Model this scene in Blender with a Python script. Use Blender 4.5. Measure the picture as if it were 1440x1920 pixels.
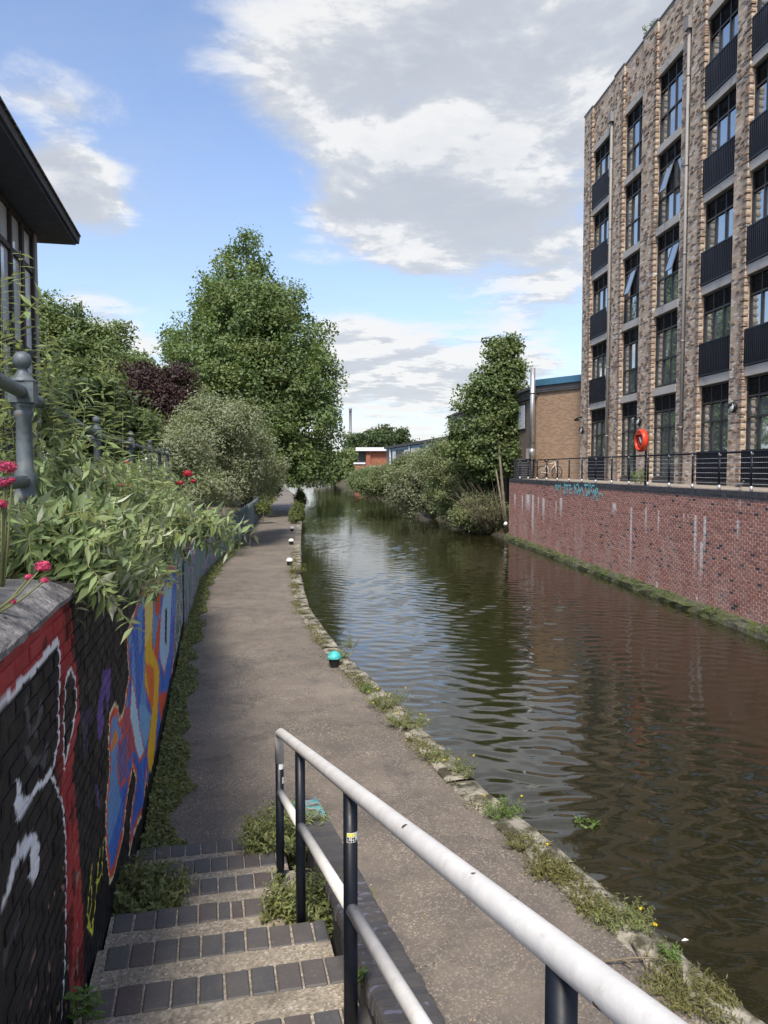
import bpy, math, random
import numpy as np
from mathutils import Vector, Matrix
random.seed(7); RNG = np.random.default_rng(11)
scn = bpy.context.scene
for o in list(bpy.data.objects): bpy.data.objects.remove(o)
COL = scn.collection
R = math.radians
# ------------------------------------------------------------------ camera
F, PITCH, EYE = 1442.0, R(3.25), 3.6
cam = bpy.data.objects.new('camera', bpy.data.cameras.new('camera'))
COL.objects.link(cam); scn.camera = cam
cam.location = (0, 0, EYE); cam.rotation_euler = (R(90) - PITCH, 0, 0)
cam.data.sensor_fit = 'VERTICAL'; cam.data.angle_y = 2 * math.atan(960 / F)
cam.data.clip_start = 0.05; cam.data.clip_end = 6000
# ------------------------------------------------------------------ sun direction, exposure
SUN_AZ, SUN_EL = math.atan2(-0.17, -0.985), R(54)
SUN_DIR = Vector((math.sin(SUN_AZ) * math.cos(SUN_EL), math.cos(SUN_AZ) * math.cos(SUN_EL), math.sin(SUN_EL)))
sun = bpy.data.objects.new('sun', bpy.data.lights.new('sun', 'SUN')); COL.objects.link(sun)
sun.data.energy = 2.9; sun.data.angle = R(14); sun.data.color = (1.0, 0.93, 0.82)
sun.rotation_euler = SUN_DIR.to_track_quat('Z', 'Y').to_euler()
scn.view_settings.view_transform = 'Standard'; scn.view_settings.look = 'None'
scn.view_settings.gamma = 1; scn.view_settings.exposure = 0.8
scn.render.engine = 'CYCLES'
scn.cycles.max_bounces = 6; scn.cycles.transparent_max_bounces = 6; scn.cycles.caustics_reflective = False
scn.cycles.caustics_refractive = False; scn.cycles.sample_clamp_indirect = 4.0

# ------------------------------------------------------------------ pixel helpers (the photograph is 1440 x 1920)
CP, SP = math.cos(PITCH), math.sin(PITCH)
def ray(px, py):
    a, b = (px - 720) / F, (960 - py) / F
    return Vector((a, CP + b * SP, -SP + b * CP))
def at_y(px, py, Y): d = ray(px, py); return d * (Y / d.y) + Vector((0, 0, EYE))
def at_z(px, py, z): d = ray(px, py); return d * ((z - EYE) / d.z) + Vector((0, 0, EYE))
WL0, WLS = -0.75, -0.219                      # left wall face x = WL0 + WLS*y
def at_leftwall(px, py):
    d = ray(px, py); t = WL0 / (d.x - WLS * d.y); return d.y * t, EYE + d.z * t
def at_canalwall(px, py):
    d = ray(px, py); t = 10.2 / (d.x + 0.08 * d.y); return d.y * t, EYE + d.z * t
def interp(tab):
    ys = [a for a, b in tab]; xs = [b for a, b in tab]
    return lambda y: float(np.interp(y, ys, xs))
edgeX = interp([(-6, 6.2), (4.79, 2.49), (6.54, 1.87), (8.59, 1.10), (11.3, .32), (15.03, -.84), (19.7, -1.93), (25.6, -2.77), (42.6, -4.59), (67.7, -7.13), (100, -11.3), (150, -19.5), (205, -32), (240, -44)])
wallX = interp([(-6, WL0 - WLS * 6), (17, WL0 + WLS * 17), (24.4, -5.9), (48.5, -8.3), (72, -11.2), (100, -15.3), (150, -23)])
rbankX = interp([(30, 7.8), (42, 6.84), (50, 5.2), (62, 3.5), (85, 1.5), (108, -1.6), (150, -6), (205, -16), (235, -34), (250, -60)])
stairZ = lambda y: max(0.0, 0.15 * (1 + math.floor((6.8 - y) / 0.61))) if y < 6.8 else 0.0

# ------------------------------------------------------------------ node helpers
class NT:
    def __init__(s, tree): s.t = tree; s.n = tree.nodes; s.l = tree.links
    def new(s, typ, **kw):
        n = s.n.new(typ)
        for k, v in kw.items(): setattr(n, k, v)
        return n
    def put(s, sock, v):
        if isinstance(v, bpy.types.NodeSocket): s.l.new(v, sock)
        elif v is not None:
            if isinstance(v, (tuple, list)) and len(v) == 3 and sock.type == 'RGBA': v = (*v, 1)
            sock.default_value = v
    def math(s, op, a, b=None, c=None, clamp=False):
        n = s.new('ShaderNodeMath', operation=op, use_clamp=clamp)
        s.put(n.inputs[0], a); s.put(n.inputs[1], b)
        if c is not None: s.put(n.inputs[2], c)
        return n.outputs[0]
    def vmath(s, op, a, b=None, scale=None):
        n = s.new('ShaderNodeVectorMath', operation=op)
        s.put(n.inputs[0], a); s.put(n.inputs[1], b)
        if scale is not None: s.put(n.inputs['Scale'], scale)
        return n.outputs['Value'] if op in ('LENGTH', 'DOT_PRODUCT', 'DISTANCE') else n.outputs[0]
    def mix(s, f, a, b, blend='MIX'):
        n = s.new('ShaderNodeMix', data_type='RGBA', blend_type=blend)
        s.put(n.inputs[0], f); s.put(n.inputs[6], a); s.put(n.inputs[7], b); return n.outputs[2]
    def noise(s, vec, scale, detail=3, rough=.55, dist=0, out='Fac'):
        n = s.new('ShaderNodeTexNoise'); s.put(n.inputs['Vector'], vec); n.inputs['Scale'].default_value = scale
        n.inputs['Detail'].default_value = detail; n.inputs['Roughness'].default_value = rough; n.inputs['Distortion'].default_value = dist
        return n.outputs[out]
    def ramp(s, f, stops, interp='LINEAR'):
        n = s.new('ShaderNodeValToRGB'); n.color_ramp.interpolation = interp; e = n.color_ramp.elements
        while len(e) < len(stops): e.new(1)
        for el, (p, c) in zip(e, stops):
            el.position = p; el.color = (c, c, c, 1) if isinstance(c, (int, float)) else (*c, 1)
        s.put(n.inputs[0], f); return n.outputs[0]
    def maprange(s, v, a, b, c=0, d=1, smooth=False):
        n = s.new('ShaderNodeMapRange', interpolation_type='SMOOTHSTEP' if smooth else 'LINEAR')
        for i, x in enumerate((v, a, b, c, d)): s.put(n.inputs[i], x)
        return n.outputs[0]
    def comb(s, x, y, z):
        n = s.new('ShaderNodeCombineXYZ'); s.put(n.inputs[0], x); s.put(n.inputs[1], y); s.put(n.inputs[2], z); return n.outputs[0]
    def sep(s, v):
        n = s.new('ShaderNodeSeparateXYZ'); s.put(n.inputs[0], v); return n.outputs
    def pos(s): return s.new('ShaderNodeNewGeometry').outputs['Position']
    def attr(s, name, out='Color'): return s.new('ShaderNodeAttribute', attribute_name=name).outputs[out]
    def bump(s, h, strength=.3, dist=.02, normal=None):
        n = s.new('ShaderNodeBump'); n.inputs['Strength'].default_value = strength; n.inputs['Distance'].default_value = dist
        s.put(n.inputs['Height'], h)
        if normal is not None: s.put(n.inputs['Normal'], normal)
        return n.outputs[0]
MATS = {}
def newmat(name):
    m = bpy.data.materials.new(name); m.use_nodes = True; t = NT(m.node_tree)
    b = t.n['Principled BSDF']; MATS[name] = m
    return m, t, b
def mat(name, col, rough=.6, metal=0., var=.18, scale=3., bump=.15, bscale=60., dist=.004, dirt=None, dirtscale=1.5, dirtlo=.55, dirthi=.72, spec=.5, coat=0):
    m, t, b = newmat(name); P = t.pos()
    n = t.noise(P, scale, 5, .6)
    c = t.mix(t.maprange(n, .3, .7), tuple(x * (1 - var) for x in col), tuple(min(1, x * (1 + var)) for x in col))
    if dirt:
        c = t.mix(t.maprange(t.noise(P, dirtscale, 6, .65), dirtlo, dirthi), c, dirt)
    t.put(b.inputs['Base Color'], c)
    t.put(b.inputs['Roughness'], t.maprange(t.noise(P, scale * 2.3, 4), .3, .7, max(.02, rough - .08), min(1, rough + .08)))
    b.inputs['Metallic'].default_value = metal; b.inputs['Specular IOR Level'].default_value = spec
    b.inputs['Coat Weight'].default_value = coat
    if bump: t.put(b.inputs['Normal'], t.bump(t.noise(P, bscale, 4), bump, dist))
    return m

# ------------------------------------------------------------------ world: Nishita sky with broken cumulus and grey cloud
w = bpy.data.worlds.new('World'); scn.world = w; w.use_nodes = True; W = NT(w.node_tree)
for n in list(W.n): W.n.remove(n)
sky = W.new('ShaderNodeTexSky', sky_type='NISHITA'); sky.sun_disc = False
sky.sun_elevation = SUN_EL; sky.sun_rotation = SUN_AZ; sky.air_density = 1.0; sky.dust_density = 1.2; sky.ozone_density = 1.0
D = W.vmath('NORMALIZE', W.new('ShaderNodeTexCoord').outputs['Generated'])
dx, dy, dz = W.sep(D)
zz = W.math('ADD', W.math('MAXIMUM', dz, 0.0), 0.085)
def cloudspace(k): return W.comb(W.math('DIVIDE', W.math('MULTIPLY', dx, k), zz), W.math('DIVIDE', W.math('MULTIPLY', dy, k), zz), 0.35)
uv, uv_up = cloudspace(1.0), cloudspace(0.93)
def field(v): 
    a = W.noise(v, 0.62, 2, .5); b = W.noise(v, 2.3, 9, .62, .25)
    return W.math('ADD', W.math('MULTIPLY', a, .55), W.math('MULTIPLY', b, .55))
f0, f1 = field(uv), field(uv_up)
def blob(px, py, rx, ry, amp):
    d = ray(px, py).normalized(); az, el = math.atan2(d.x, d.y), math.asin(d.z)
    a = W.math('DIVIDE', W.math('SUBTRACT', AZ, az), rx / F); e = W.math('DIVIDE', W.math('SUBTRACT', EL, el), ry / F)
    r2 = W.math('ADD', W.math('MULTIPLY', a, a), W.math('MULTIPLY', e, e))
    return W.math('MULTIPLY', W.math('EXPONENT', W.math('MULTIPLY', r2, -1.0)), amp)
AZ = W.math('ARCTAN2', dx, dy); EL = W.math('ARCSINE', dz)
BL = [(900, 150, 420, 230, .155), (640, 110, 330, 170, .10), (950, 480, 300, 120, .13), (1000, 330, 200, 30, -.05), (690, 400, 170, 50, .13), (670, 630, 100, 50, .22), (120, 335, 80, 70, .27), (120, 175, 170, 45, .06), (70, 250, 200, 30, -.10), (820, 720, 260, 60, .22), (210, 450, 120, 40, .08), (230, 580, 160, 40, .10),
      (200, 60, 230, 110, -.12), (400, 330, 190, 130, -.12), (760, 560, 110, 40, -.08), (480, 520, 220, 60, -.12), (300, 420, 80, 120, -.06)]
cov = 0.0
for q in BL: cov = W.math('ADD', blob(*q), cov)
low = W.maprange(dz, 0.0, 0.30, .07, 0.0)
dens0 = W.math('ADD', W.math('ADD', f0, cov), low)
mask = W.math('MULTIPLY', W.maprange(dens0, .555, .715, 0, 1, True), .97)
thick = W.maprange(dens0, .62, .92, 0, 1)
lit = W.maprange(W.math('SUBTRACT', f0, f1), -.05, .06, 0, 1, True)
fine = W.noise(uv, 5.0, 6, .6)
bright = W.math('ADD', W.maprange(dz, .02, .26, .5, 0), W.math('ADD', W.math('ADD', W.math('MULTIPLY', lit, .75), W.math('MULTIPLY', W.math('SUBTRACT', 1.0, thick), .42)), W.math('MULTIPLY', W.math('SUBTRACT', fine, .5), .5)))
ccol = W.ramp(bright, [(0.0, (2.12, 2.28, 2.55)), (.38, (2.40, 2.54, 2.78)), (.70, (2.75, 2.85, 3.0)), (1.0, (3.7, 3.7, 3.68))])
haze_c = W.mix(W.maprange(dz, .0, .22), (5.2, 5.9, 6.9), (0, 0, 0))
blue = W.mix(1.0, sky.outputs[0], (.95, .92, .97), 'MULTIPLY')
blue = W.mix(W.maprange(dz, 0, .35, .35, 0), blue, (1.8, 2.45, 3.3))
thin = W.math('MULTIPLY', W.maprange(W.noise(uv, 1.2, 8, .7), .45, .8), .35)
blue = W.mix(thin, blue, (2.1, 2.4, 2.9))
skyc = W.mix(W.math('MULTIPLY', mask, .96), blue, ccol)
bg = W.new('ShaderNodeBackground'); W.put(bg.inputs[0], skyc); bg.inputs[1].default_value = 0.145
W.l.new(bg.outputs[0], W.new('ShaderNodeOutputWorld').inputs[0])

# ------------------------------------------------------------------ object helpers
LOC = {}
def setp(o, label=None, cat=None, group=None, kind=None):
    if label: o['label'] = label
    if cat: o['category'] = cat
    if group: o['group'] = group
    if kind: o['kind'] = kind
    return o
def thing(name, label, cat, loc, group=None):
    o = bpy.data.objects.new(name, None); COL.objects.link(o); o.empty_display_size = .2
    o.location = loc; LOC[o] = Vector(loc); return setp(o, label, cat, group)
def link(name, me, m=None, parent=None, loc=None):
    o = bpy.data.objects.new(name, me); COL.objects.link(o)
    if m is not None and not me.materials: me.materials.append(MATS[m] if isinstance(m, str) else m)
    base = LOC[parent] if parent is not None else Vector((0, 0, 0))
    if parent is not None: o.parent = parent
    if loc is not None: o.location = Vector(loc) - base; LOC[o] = Vector(loc)
    else: LOC[o] = base.copy()
    return o
def fastmesh(name, V, Fa, smooth=False):
    """V (n,3) array, Fa (m,k) int array of same-size faces"""
    me = bpy.data.meshes.new(name); V = np.asarray(V, np.float32); Fa = np.asarray(Fa, np.int32); m, k = Fa.shape
    me.vertices.add(len(V)); me.vertices.foreach_set('co', V.ravel())
    me.loops.add(m * k); me.loops.foreach_set('vertex_index', Fa.ravel())
    me.polygons.add(m); me.polygons.foreach_set('loop_start', np.arange(m, dtype=np.int32) * k)
    try: me.polygons.foreach_set('loop_total', np.full(m, k, np.int32))
    except Exception: pass
    me.polygons.foreach_set('use_smooth', np.full(m, bool(smooth)))
    me.update(calc_edges=True); return me
def colattr(me, cols, name='tint'):
    c = np.ones((len(me.vertices), 4), np.float32); c[:, :3] = cols
    a = me.color_attributes.new(name, 'FLOAT_COLOR', 'POINT'); a.data.foreach_set('color', c.ravel())
class MB:
    """collects shapes; T maps local (a,b,c) to world"""
    def __init__(s, T=None): s.v = []; s.f = []; s.T = T; s.sm = []; s.c = []; s.cc = None
    def _add(s, vs, fs, smooth=False):
        b = len(s.v)
        s.v += [tuple(s.T(*p)) if s.T else tuple(p) for p in vs]; s.f += [tuple(b + i for i in f) for f in fs]; s.sm += [smooth] * len(fs)
        s.c += [s.cc or (1, 1, 1)] * len(vs)
        return s
    def box(s, x0, x1, y0, y1, z0, z1):
        v = [(x, y, z) for z in (z0, z1) for y in (y0, y1) for x in (x0, x1)]
        return s._add(v, [(0, 2, 3, 1), (4, 5, 7, 6), (0, 1, 5, 4), (2, 6, 7, 3), (0, 4, 6, 2), (1, 3, 7, 5)])
    def bev(s, x0, x1, y0, y1, z0, z1, b=.006):
        """box with chamfered top and vertical edges"""
        def ring(i, z): return [(x0 + i, y0, z), (x1 - i, y0, z), (x1, y0 + i, z), (x1, y1 - i, z), (x1 - i, y1, z), (x0 + i, y1, z), (x0, y1 - i, z), (x0, y0 + i, z)]
        top = [(x0 + b, y0 + b, z1), (x1 - b, y0 + b, z1), (x1 - b, y0 + b, z1), (x1 - b, y1 - b, z1), (x1 - b, y1 - b, z1), (x0 + b, y1 - b, z1), (x0 + b, y1 - b, z1), (x0 + b, y0 + b, z1)]
        v = ring(b, z0) + ring(b, z1 - b) + top
        f = [(i, (i + 1) % 8, 8 + (i + 1) % 8, 8 + i) for i in range(8)]
        for i in range(8):
            j = (i + 1) % 8
            f.append((8 + i, 8 + j, 16 + j, 16 + i))
        f.append((16, 17, 19, 21)); return s._add(v, f)
    def prism(s, poly, z0, z1):
        n = len(poly); v = [(x, y, z0) for x, y in poly] + [(x, y, z1) for x, y in poly]
        return s._add(v, [tuple(range(n))[::-1], tuple(range(n, 2 * n))] + [(i, (i + 1) % n, n + (i + 1) % n, n + i) for i in range(n)])
    def tube(s, pts, rad, n=8, cap=True, smooth=True):
        pts = [Vector(s.T(*p)) if s.T else Vector(p) for p in pts]; T, s.T = s.T, None
        rad = rad if isinstance(rad, (list, tuple)) else [rad] * len(pts)
        vs = []; fs = []; up = None
        for i, p in enumerate(pts):
            d = (pts[min(i + 1, len(pts) - 1)] - pts[max(i - 1, 0)])
            d = d.normalized() if d.length > 1e-9 else Vector((0, 0, 1))
            if up is None: up = Vector((0, 0, 1)) if abs(d.z) < .9 else Vector((1, 0, 0))
            a = d.cross(up).normalized(); b2 = a.cross(d).normalized(); up = b2
            for k in range(n):
                t = 2 * math.pi * k / n; vs.append(p + (a * math.cos(t) + b2 * math.sin(t)) * rad[i])
        for i in range(len(pts) - 1):
            for k in range(n): fs.append((i * n + k, i * n + (k + 1) % n, (i + 1) * n + (k + 1) % n, (i + 1) * n + k))
        if cap: fs.append(tuple(range(n))[::-1]); fs.append(tuple(range((len(pts) - 1) * n, len(pts) * n)))
        s._add(vs, fs, smooth); s.T = T; return s
    def lathe(s, c, prof, n=16, smooth=True):
        vs = [(c[0] + r * math.cos(2 * math.pi * k / n), c[1] + r * math.sin(2 * math.pi * k / n), c[2] + z) for r, z in prof for k in range(n)]
        fs = [(i * n + k, i * n + (k + 1) % n, (i + 1) * n + (k + 1) % n, (i + 1) * n + k) for i in range(len(prof) - 1) for k in range(n)]
        fs.append(tuple(range(n))[::-1]); fs.append(tuple(range((len(prof) - 1) * n, len(prof) * n))); return s._add(vs, fs, smooth)
    def quad(s, a, b, c, d): return s._add([a, b, c, d], [(0, 1, 2, 3)])
    def build(s, name, m, parent=None, kind=None, attr=False):
        off = LOC[parent] if parent is not None else Vector((0, 0, 0))
        me = bpy.data.meshes.new(name); me.from_pydata([(x - off.x, y - off.y, z - off.z) for x, y, z in s.v], [], s.f)
        me.polygons.foreach_set('use_smooth', s.sm); me.update()
        if attr: colattr(me, np.array(s.c))
        o = link(name, me, m, parent); return setp(o, kind=kind)
def structure(o): o['kind'] = 'structure'; return o
def gridmesh(name, P, m, parent=None, kind=None, smooth=False):
    """P: (r,c,3) array of points -> grid"""
    P = np.asarray(P, float); r, c, _ = P.shape; i = np.arange(r * c).reshape(r, c)
    Fa = np.stack([i[:-1, :-1], i[:-1, 1:], i[1:, 1:], i[1:, :-1]], -1).reshape(-1, 4)
    off = np.array(LOC[parent]) if parent is not None else 0
    o = link(name, fastmesh(name, P.reshape(-1, 3) - off, Fa, smooth), m, parent); return setp(o, kind=kind)

# ------------------------------------------------------------------ materials
m, t, b = newmat('asphalt'); P = t.pos()
big = t.noise(P, .55, 5, .6); fine = t.noise(P, 130, 3, .6); vor = t.new('ShaderNodeTexVoronoi'); vor.inputs['Scale'].default_value = 70; t.put(vor.inputs['Vector'], P)
c = t.mix(t.maprange(big, .35, .68), (.130, .109, .089), (.230, .192, .152))
c = t.mix(t.maprange(t.noise(P, 1.9, 7, .75), .46, .66, 0, .75), c, (.105, .094, .085))
c = t.mix(t.maprange(t.noise(P, .9, 5, .65, 1.2), .55, .62, 0, .5), c, (.085, .075, .066))
cr = t.new('ShaderNodeTexVoronoi', feature='DISTANCE_TO_EDGE'); cr.inputs['Scale'].default_value = .55; t.put(cr.inputs['Vector'], t.vmath('ADD', P, t.vmath('SCALE', t.noise(P, 2.2, 5, .7, out='Color'), None, .8)))
c = t.mix(t.math('MULTIPLY', t.maprange(cr.outputs['Distance'], .002, .007, 1, 0), t.maprange(t.noise(P, .7, 2), .48, .56, 0, .7)), c, (.035, .032, .028)); c = t.mix(t.maprange(t.noise(P, 3.4, 5, .7), .60, .74, 0, .5), c, (.26, .225, .185))
spk = t.math('MULTIPLY', t.maprange(vor.outputs['Color'], .60, .92), t.maprange(t.noise(P, 1.3, 4, .7), .3, .6))
c = t.mix(t.math('MULTIPLY', spk, .7), c, (.50, .42, .32))
c = t.mix(t.maprange(fine, .35, .7, .25, 0), c, (.03, .028, .026))
t.put(b.inputs['Base Color'], c); b.inputs['Roughness'].default_value = .9
t.put(b.inputs['Normal'], t.bump(t.math('ADD', vor.outputs['Distance'], fine), .5, .006))
mat('earth', (.075, .058, .038), .95, var=.4, scale=2, bump=.6, bscale=14, dist=.05, dirt=(.05, .07, .02))
mat('far_ground', (.06, .075, .03), .95, var=.4, scale=.1, bump=.3, bscale=2, dist=.1)
m, t, b = newmat('concrete_tread'); P = t.pos(); vo = t.new('ShaderNodeTexVoronoi'); vo.inputs['Scale'].default_value = 62; t.put(vo.inputs['Vector'], P)
c = t.ramp(vo.outputs['Color'], [(0, (.15, .125, .10)), (.3, (.26, .22, .17)), (.55, (.36, .31, .24)), (.75, (.44, .385, .30)), (.92, (.58, .53, .45))])
c = t.mix(t.maprange(t.noise(P, 4, 6, .7), .42, .7, .15, .75), c, (.24, .205, .16)); c = t.mix(t.maprange(t.noise(P, 2.2, 5, .7), .55, .72, 0, .6), c, (.10, .09, .068))
t.put(b.inputs['Base Color'], c); b.inputs['Roughness'].default_value = .93; t.put(b.inputs['Normal'], t.bump(t.math('ADD', vo.outputs['Distance'], t.noise(P, 90, 3)), .7, .008))
mat('concrete_band', (.47, .44, .40), .85, var=.06, scale=2, bump=.1, bscale=30, dirt=(.27, .25, .22))
mat('coping_stone', (.30, .275, .22), .92, var=.3, scale=5, bump=.8, bscale=22, dist=.02, dirt=(.055, .05, .028), dirtscale=3.6, dirtlo=.45, dirthi=.58)
mat('wall_coping', (.25, .235, .22), .9, var=.45, scale=9, bump=1.0, bscale=26, dist=.03, dirt=(.075, .07, .075), dirtscale=6, dirtlo=.44, dirthi=.66)
mat('canal_side', (.13, .12, .09), .9, var=.4, scale=3, bump=.8, bscale=10, dist=.04, dirt=(.03, .035, .012))
mat('moss_ledge', (.10, .095, .06), .95, var=.4, scale=4, bump=.9, bscale=14, dist=.04, dirt=(.07, .09, .015), dirtscale=2.2, dirtlo=.45, dirthi=.6)
m, t, b = newmat('white_paint'); P = t.pos(); vo = t.new('ShaderNodeTexVoronoi'); vo.inputs['Scale'].default_value = 13; t.put(vo.inputs['Vector'], t.vmath('ADD', P, t.vmath('SCALE', t.noise(P, 40, 3, out='Color'), None, .02)))
c = t.mix(t.maprange(t.noise(P, 5, 5, .65), .35, .7), (.74, .72, .68), (.60, .58, .545)); c = t.mix(t.maprange(t.noise(P, 22, 4, .7), .58, .72, 0, .35), c, (.36, .33, .29))
rs = t.sep(vo.outputs['Color']); chip = t.math('MULTIPLY', t.maprange(vo.outputs['Distance'], t.math('MULTIPLY', rs[2], .15), t.math('ADD', t.math('MULTIPLY', rs[2], .15), .03), 1, 0), t.maprange(rs[0], .60, .63))
c = t.mix(chip, c, t.mix(rs[1], (.16, .065, .03), (.05, .04, .035)))
t.put(b.inputs['Base Color'], c); b.inputs['Roughness'].default_value = .45; t.put(b.inputs['Normal'], t.bump(t.math('SUBTRACT', t.noise(P, 28, 4), chip), .45, .004))
mat('black_paint', (.006, .008, .013), .42, spec=.28, var=.3, scale=8, bump=.15, bscale=60, dist=.002)
mat('grey_iron', (.105, .128, .138), .55, metal=.15, var=.35, scale=11, bump=.5, bscale=30, dist=.006, dirt=(.22, .12, .055), dirtscale=11, dirtlo=.60, dirthi=.68)
mat('frame_metal', (.028, .028, .030), .45, var=.15, bump=0)
mat('balcony_metal', (.012, .014, .022), .4, var=.2, bump=0)
mat('pipe_grey', (.27, .255, .24), .65, metal=0, var=.1, bump=.05)
mat('stainless', (.50, .49, .47), .38, metal=.75, var=.1, scale=1.5, bump=.05)
mat('galvanised', (.55, .56, .57), .45, metal=.5, var=.15, bump=0)
mat('cap_metal', (.16, .15, .15), .5, metal=.3, bump=0)
mat('blue_fascia', (.045, .14, .22), .5, var=.2, scale=.7, bump=0)
mat('dark_fascia', (.06, .06, .062), .6, var=.2, bump=.1)
mat('roof_dark', (.07, .07, .072), .8, var=.2, bump=.2)
mat('mortar_pale', (.74, .59, .49), .95, var=.2, bump=.3, bscale=50)
mat('mortar_dark', (.07, .066, .064), .95, var=.2, bump=.3, bscale=50)
mat('coping_brick', (.062, .062, .068), .75, var=.35, scale=5, bump=.4, bscale=40, dirt=(.22, .21, .20), dirtscale=3, dirtlo=.64, dirthi=.75)
mat('terrace_paving', (.30, .26, .21), .95, var=.3, scale=2, bump=.6, bscale=30, dist=.02, dirt=(.14, .14, .08), dirtscale=1.1)
mat('red_housing', (.62, .055, .018), .35, var=.08, scale=4, bump=.05)
mat('white_plastic', (.75, .75, .73), .4, var=.05, bump=0)
mat('lamp_black', (.01, .01, .011), .4, bump=0)
mat('lamp_glass', (.55, .58, .58), .2, bump=0)
mat('timber_dark', (.035, .026, .024), .7, var=.3, scale=4, bump=.3, bscale=20)
mat('panel_grey', (.66, .68, .70), .5, var=.12, scale=.8, bump=.1)
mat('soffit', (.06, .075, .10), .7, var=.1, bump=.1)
mat('post_grey', (.38, .35, .34), .8, var=.1, bump=.2)
mat('blue_frame', (.09, .22, .32), .5, bump=0)
mat('rough_grey', (.20, .18, .165), .9, var=.25, scale=1.2, bump=.4, bscale=12, dist=.02)
mat('far_white', (.72, .72, .74), .6, var=.05, bump=0)
mat('chimney', (.34, .34, .35), .9, var=.1, scale=.1, bump=0)
mat('bark', (.10, .082, .062), .9, var=.35, scale=6, bump=.8, bscale=14, dist=.03)
mat('bark_pale', (.17, .145, .105), .9, var=.3, scale=4, bump=.6, bscale=14, dist=.02)
mat('dead_twig', (.17, .135, .09), .9, var=.35, scale=4, bump=0)
mat('green_stem', (.16, .17, .07), .7, var=.2, bump=0)
mat('bollard_black', (.012, .012, .013), .5, var=.3, bump=.2)
mat('bollard_white', (.72, .71, .68), .5, var=.08, scale=12, bump=.2, dirt=(.25, .22, .18), dirtscale=12, dirtlo=.6, dirthi=.75)
mat('bollard_teal', (.055, .42, .40), .5, var=.25, scale=14, bump=.2, dirt=(.65, .68, .66), dirtscale=16, dirtlo=.62, dirthi=.70)
mat('pink_petal', (.62, .07, .16), .6, var=.3, scale=60, bump=0)
mat('red_petal', (.45, .02, .04), .6, var=.3, scale=60, bump=0)
mat('yellow_petal', (.80, .62, .02), .6, var=.1, scale=60, bump=0)
mat('yellow_print', (.80, .72, .05), .5, bump=0)
mat('pigeon', (.10, .105, .13), .6, var=.4, scale=25, bump=.1)
mat('bike_cream', (.62, .56, .46), .35, bump=0)
mat('tyre', (.015, .015, .015), .8, bump=0)
mat('cyan_paint', (.26, .70, .74), .7, var=.15, scale=9, bump=0)
mat('feather', (.8, .8, .78), .7, bump=0)
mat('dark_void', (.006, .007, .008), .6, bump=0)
mat('tarp_white', (.62, .60, .62), .7, var=.25, scale=.9, bump=.2, bscale=2, dirt=(.30, .18, .32), dirtscale=.8, dirtlo=.55, dirthi=.62)

def leafmat(name, col, back=None, trans=.34, rough=.5, var=.42):
    m, t, b = newmat(name); P = t.pos()
    tint = t.sep(t.attr('tint'))
    rnd = t.new('ShaderNodeObjectInfo').outputs['Random']
    v = t.math('ADD', t.math('MULTIPLY', tint[0], 1.0), t.math('MULTIPLY', t.noise(P, 1.5, 3), .0))
    lo = tuple(x * (1 - var) for x in col); hi = tuple(min(1, x * (1 + var * 1.25)) for x in col)
    c = t.mix(v, lo, hi); c = t.mix(t.math('MULTIPLY', tint[1], .38), c, (col[0] * 1.75, col[1] * 1.25, col[2] * .9))
    if back: c = t.mix(t.new('ShaderNodeNewGeometry').outputs['Backfacing'], c, back)
    t.put(b.inputs['Base Color'], c); b.inputs['Roughness'].default_value = rough; b.inputs['Specular IOR Level'].default_value = .35
    tr = t.new('ShaderNodeBsdfTranslucent'); t.put(tr.inputs[0], t.mix(1.0, c, (1.15, 1.25, .5), 'MULTIPLY'))
    mx = t.new('ShaderNodeMixShader'); mx.inputs[0].default_value = trans
    t.l.new(b.outputs[0], mx.inputs[1]); t.l.new(tr.outputs[0], mx.inputs[2]); t.l.new(mx.outputs[0], t.n['Material Output'].inputs[0])
    return m
leafmat('leaf_plane', (.150, .210, .085)); leafmat('leaf_right', (.145, .200, .085)); leafmat('leaf_left', (.150, .205, .085))
leafmat('leaf_purple', (.058, .034, .034), trans=.15); leafmat('leaf_silver', (.215, .250, .135), back=(.29, .32, .21))
leafmat('leaf_bud', (.165, .225, .095), back=(.44, .47, .35), trans=.22); leafmat('leaf_bank', (.180, .220, .110)); leafmat('leaf_weed', (.140, .175, .060))
leafmat('leaf_litter', (.26, .20, .12), var=.7, trans=.05); leafmat('leaf_verge', (.185, .215, .085)); leafmat('leaf_grass', (.155, .155, .055)); leafmat('leaf_far', (.075, .115, .050)); leafmat('leaf_fresh', (.12, .20, .05))

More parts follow.
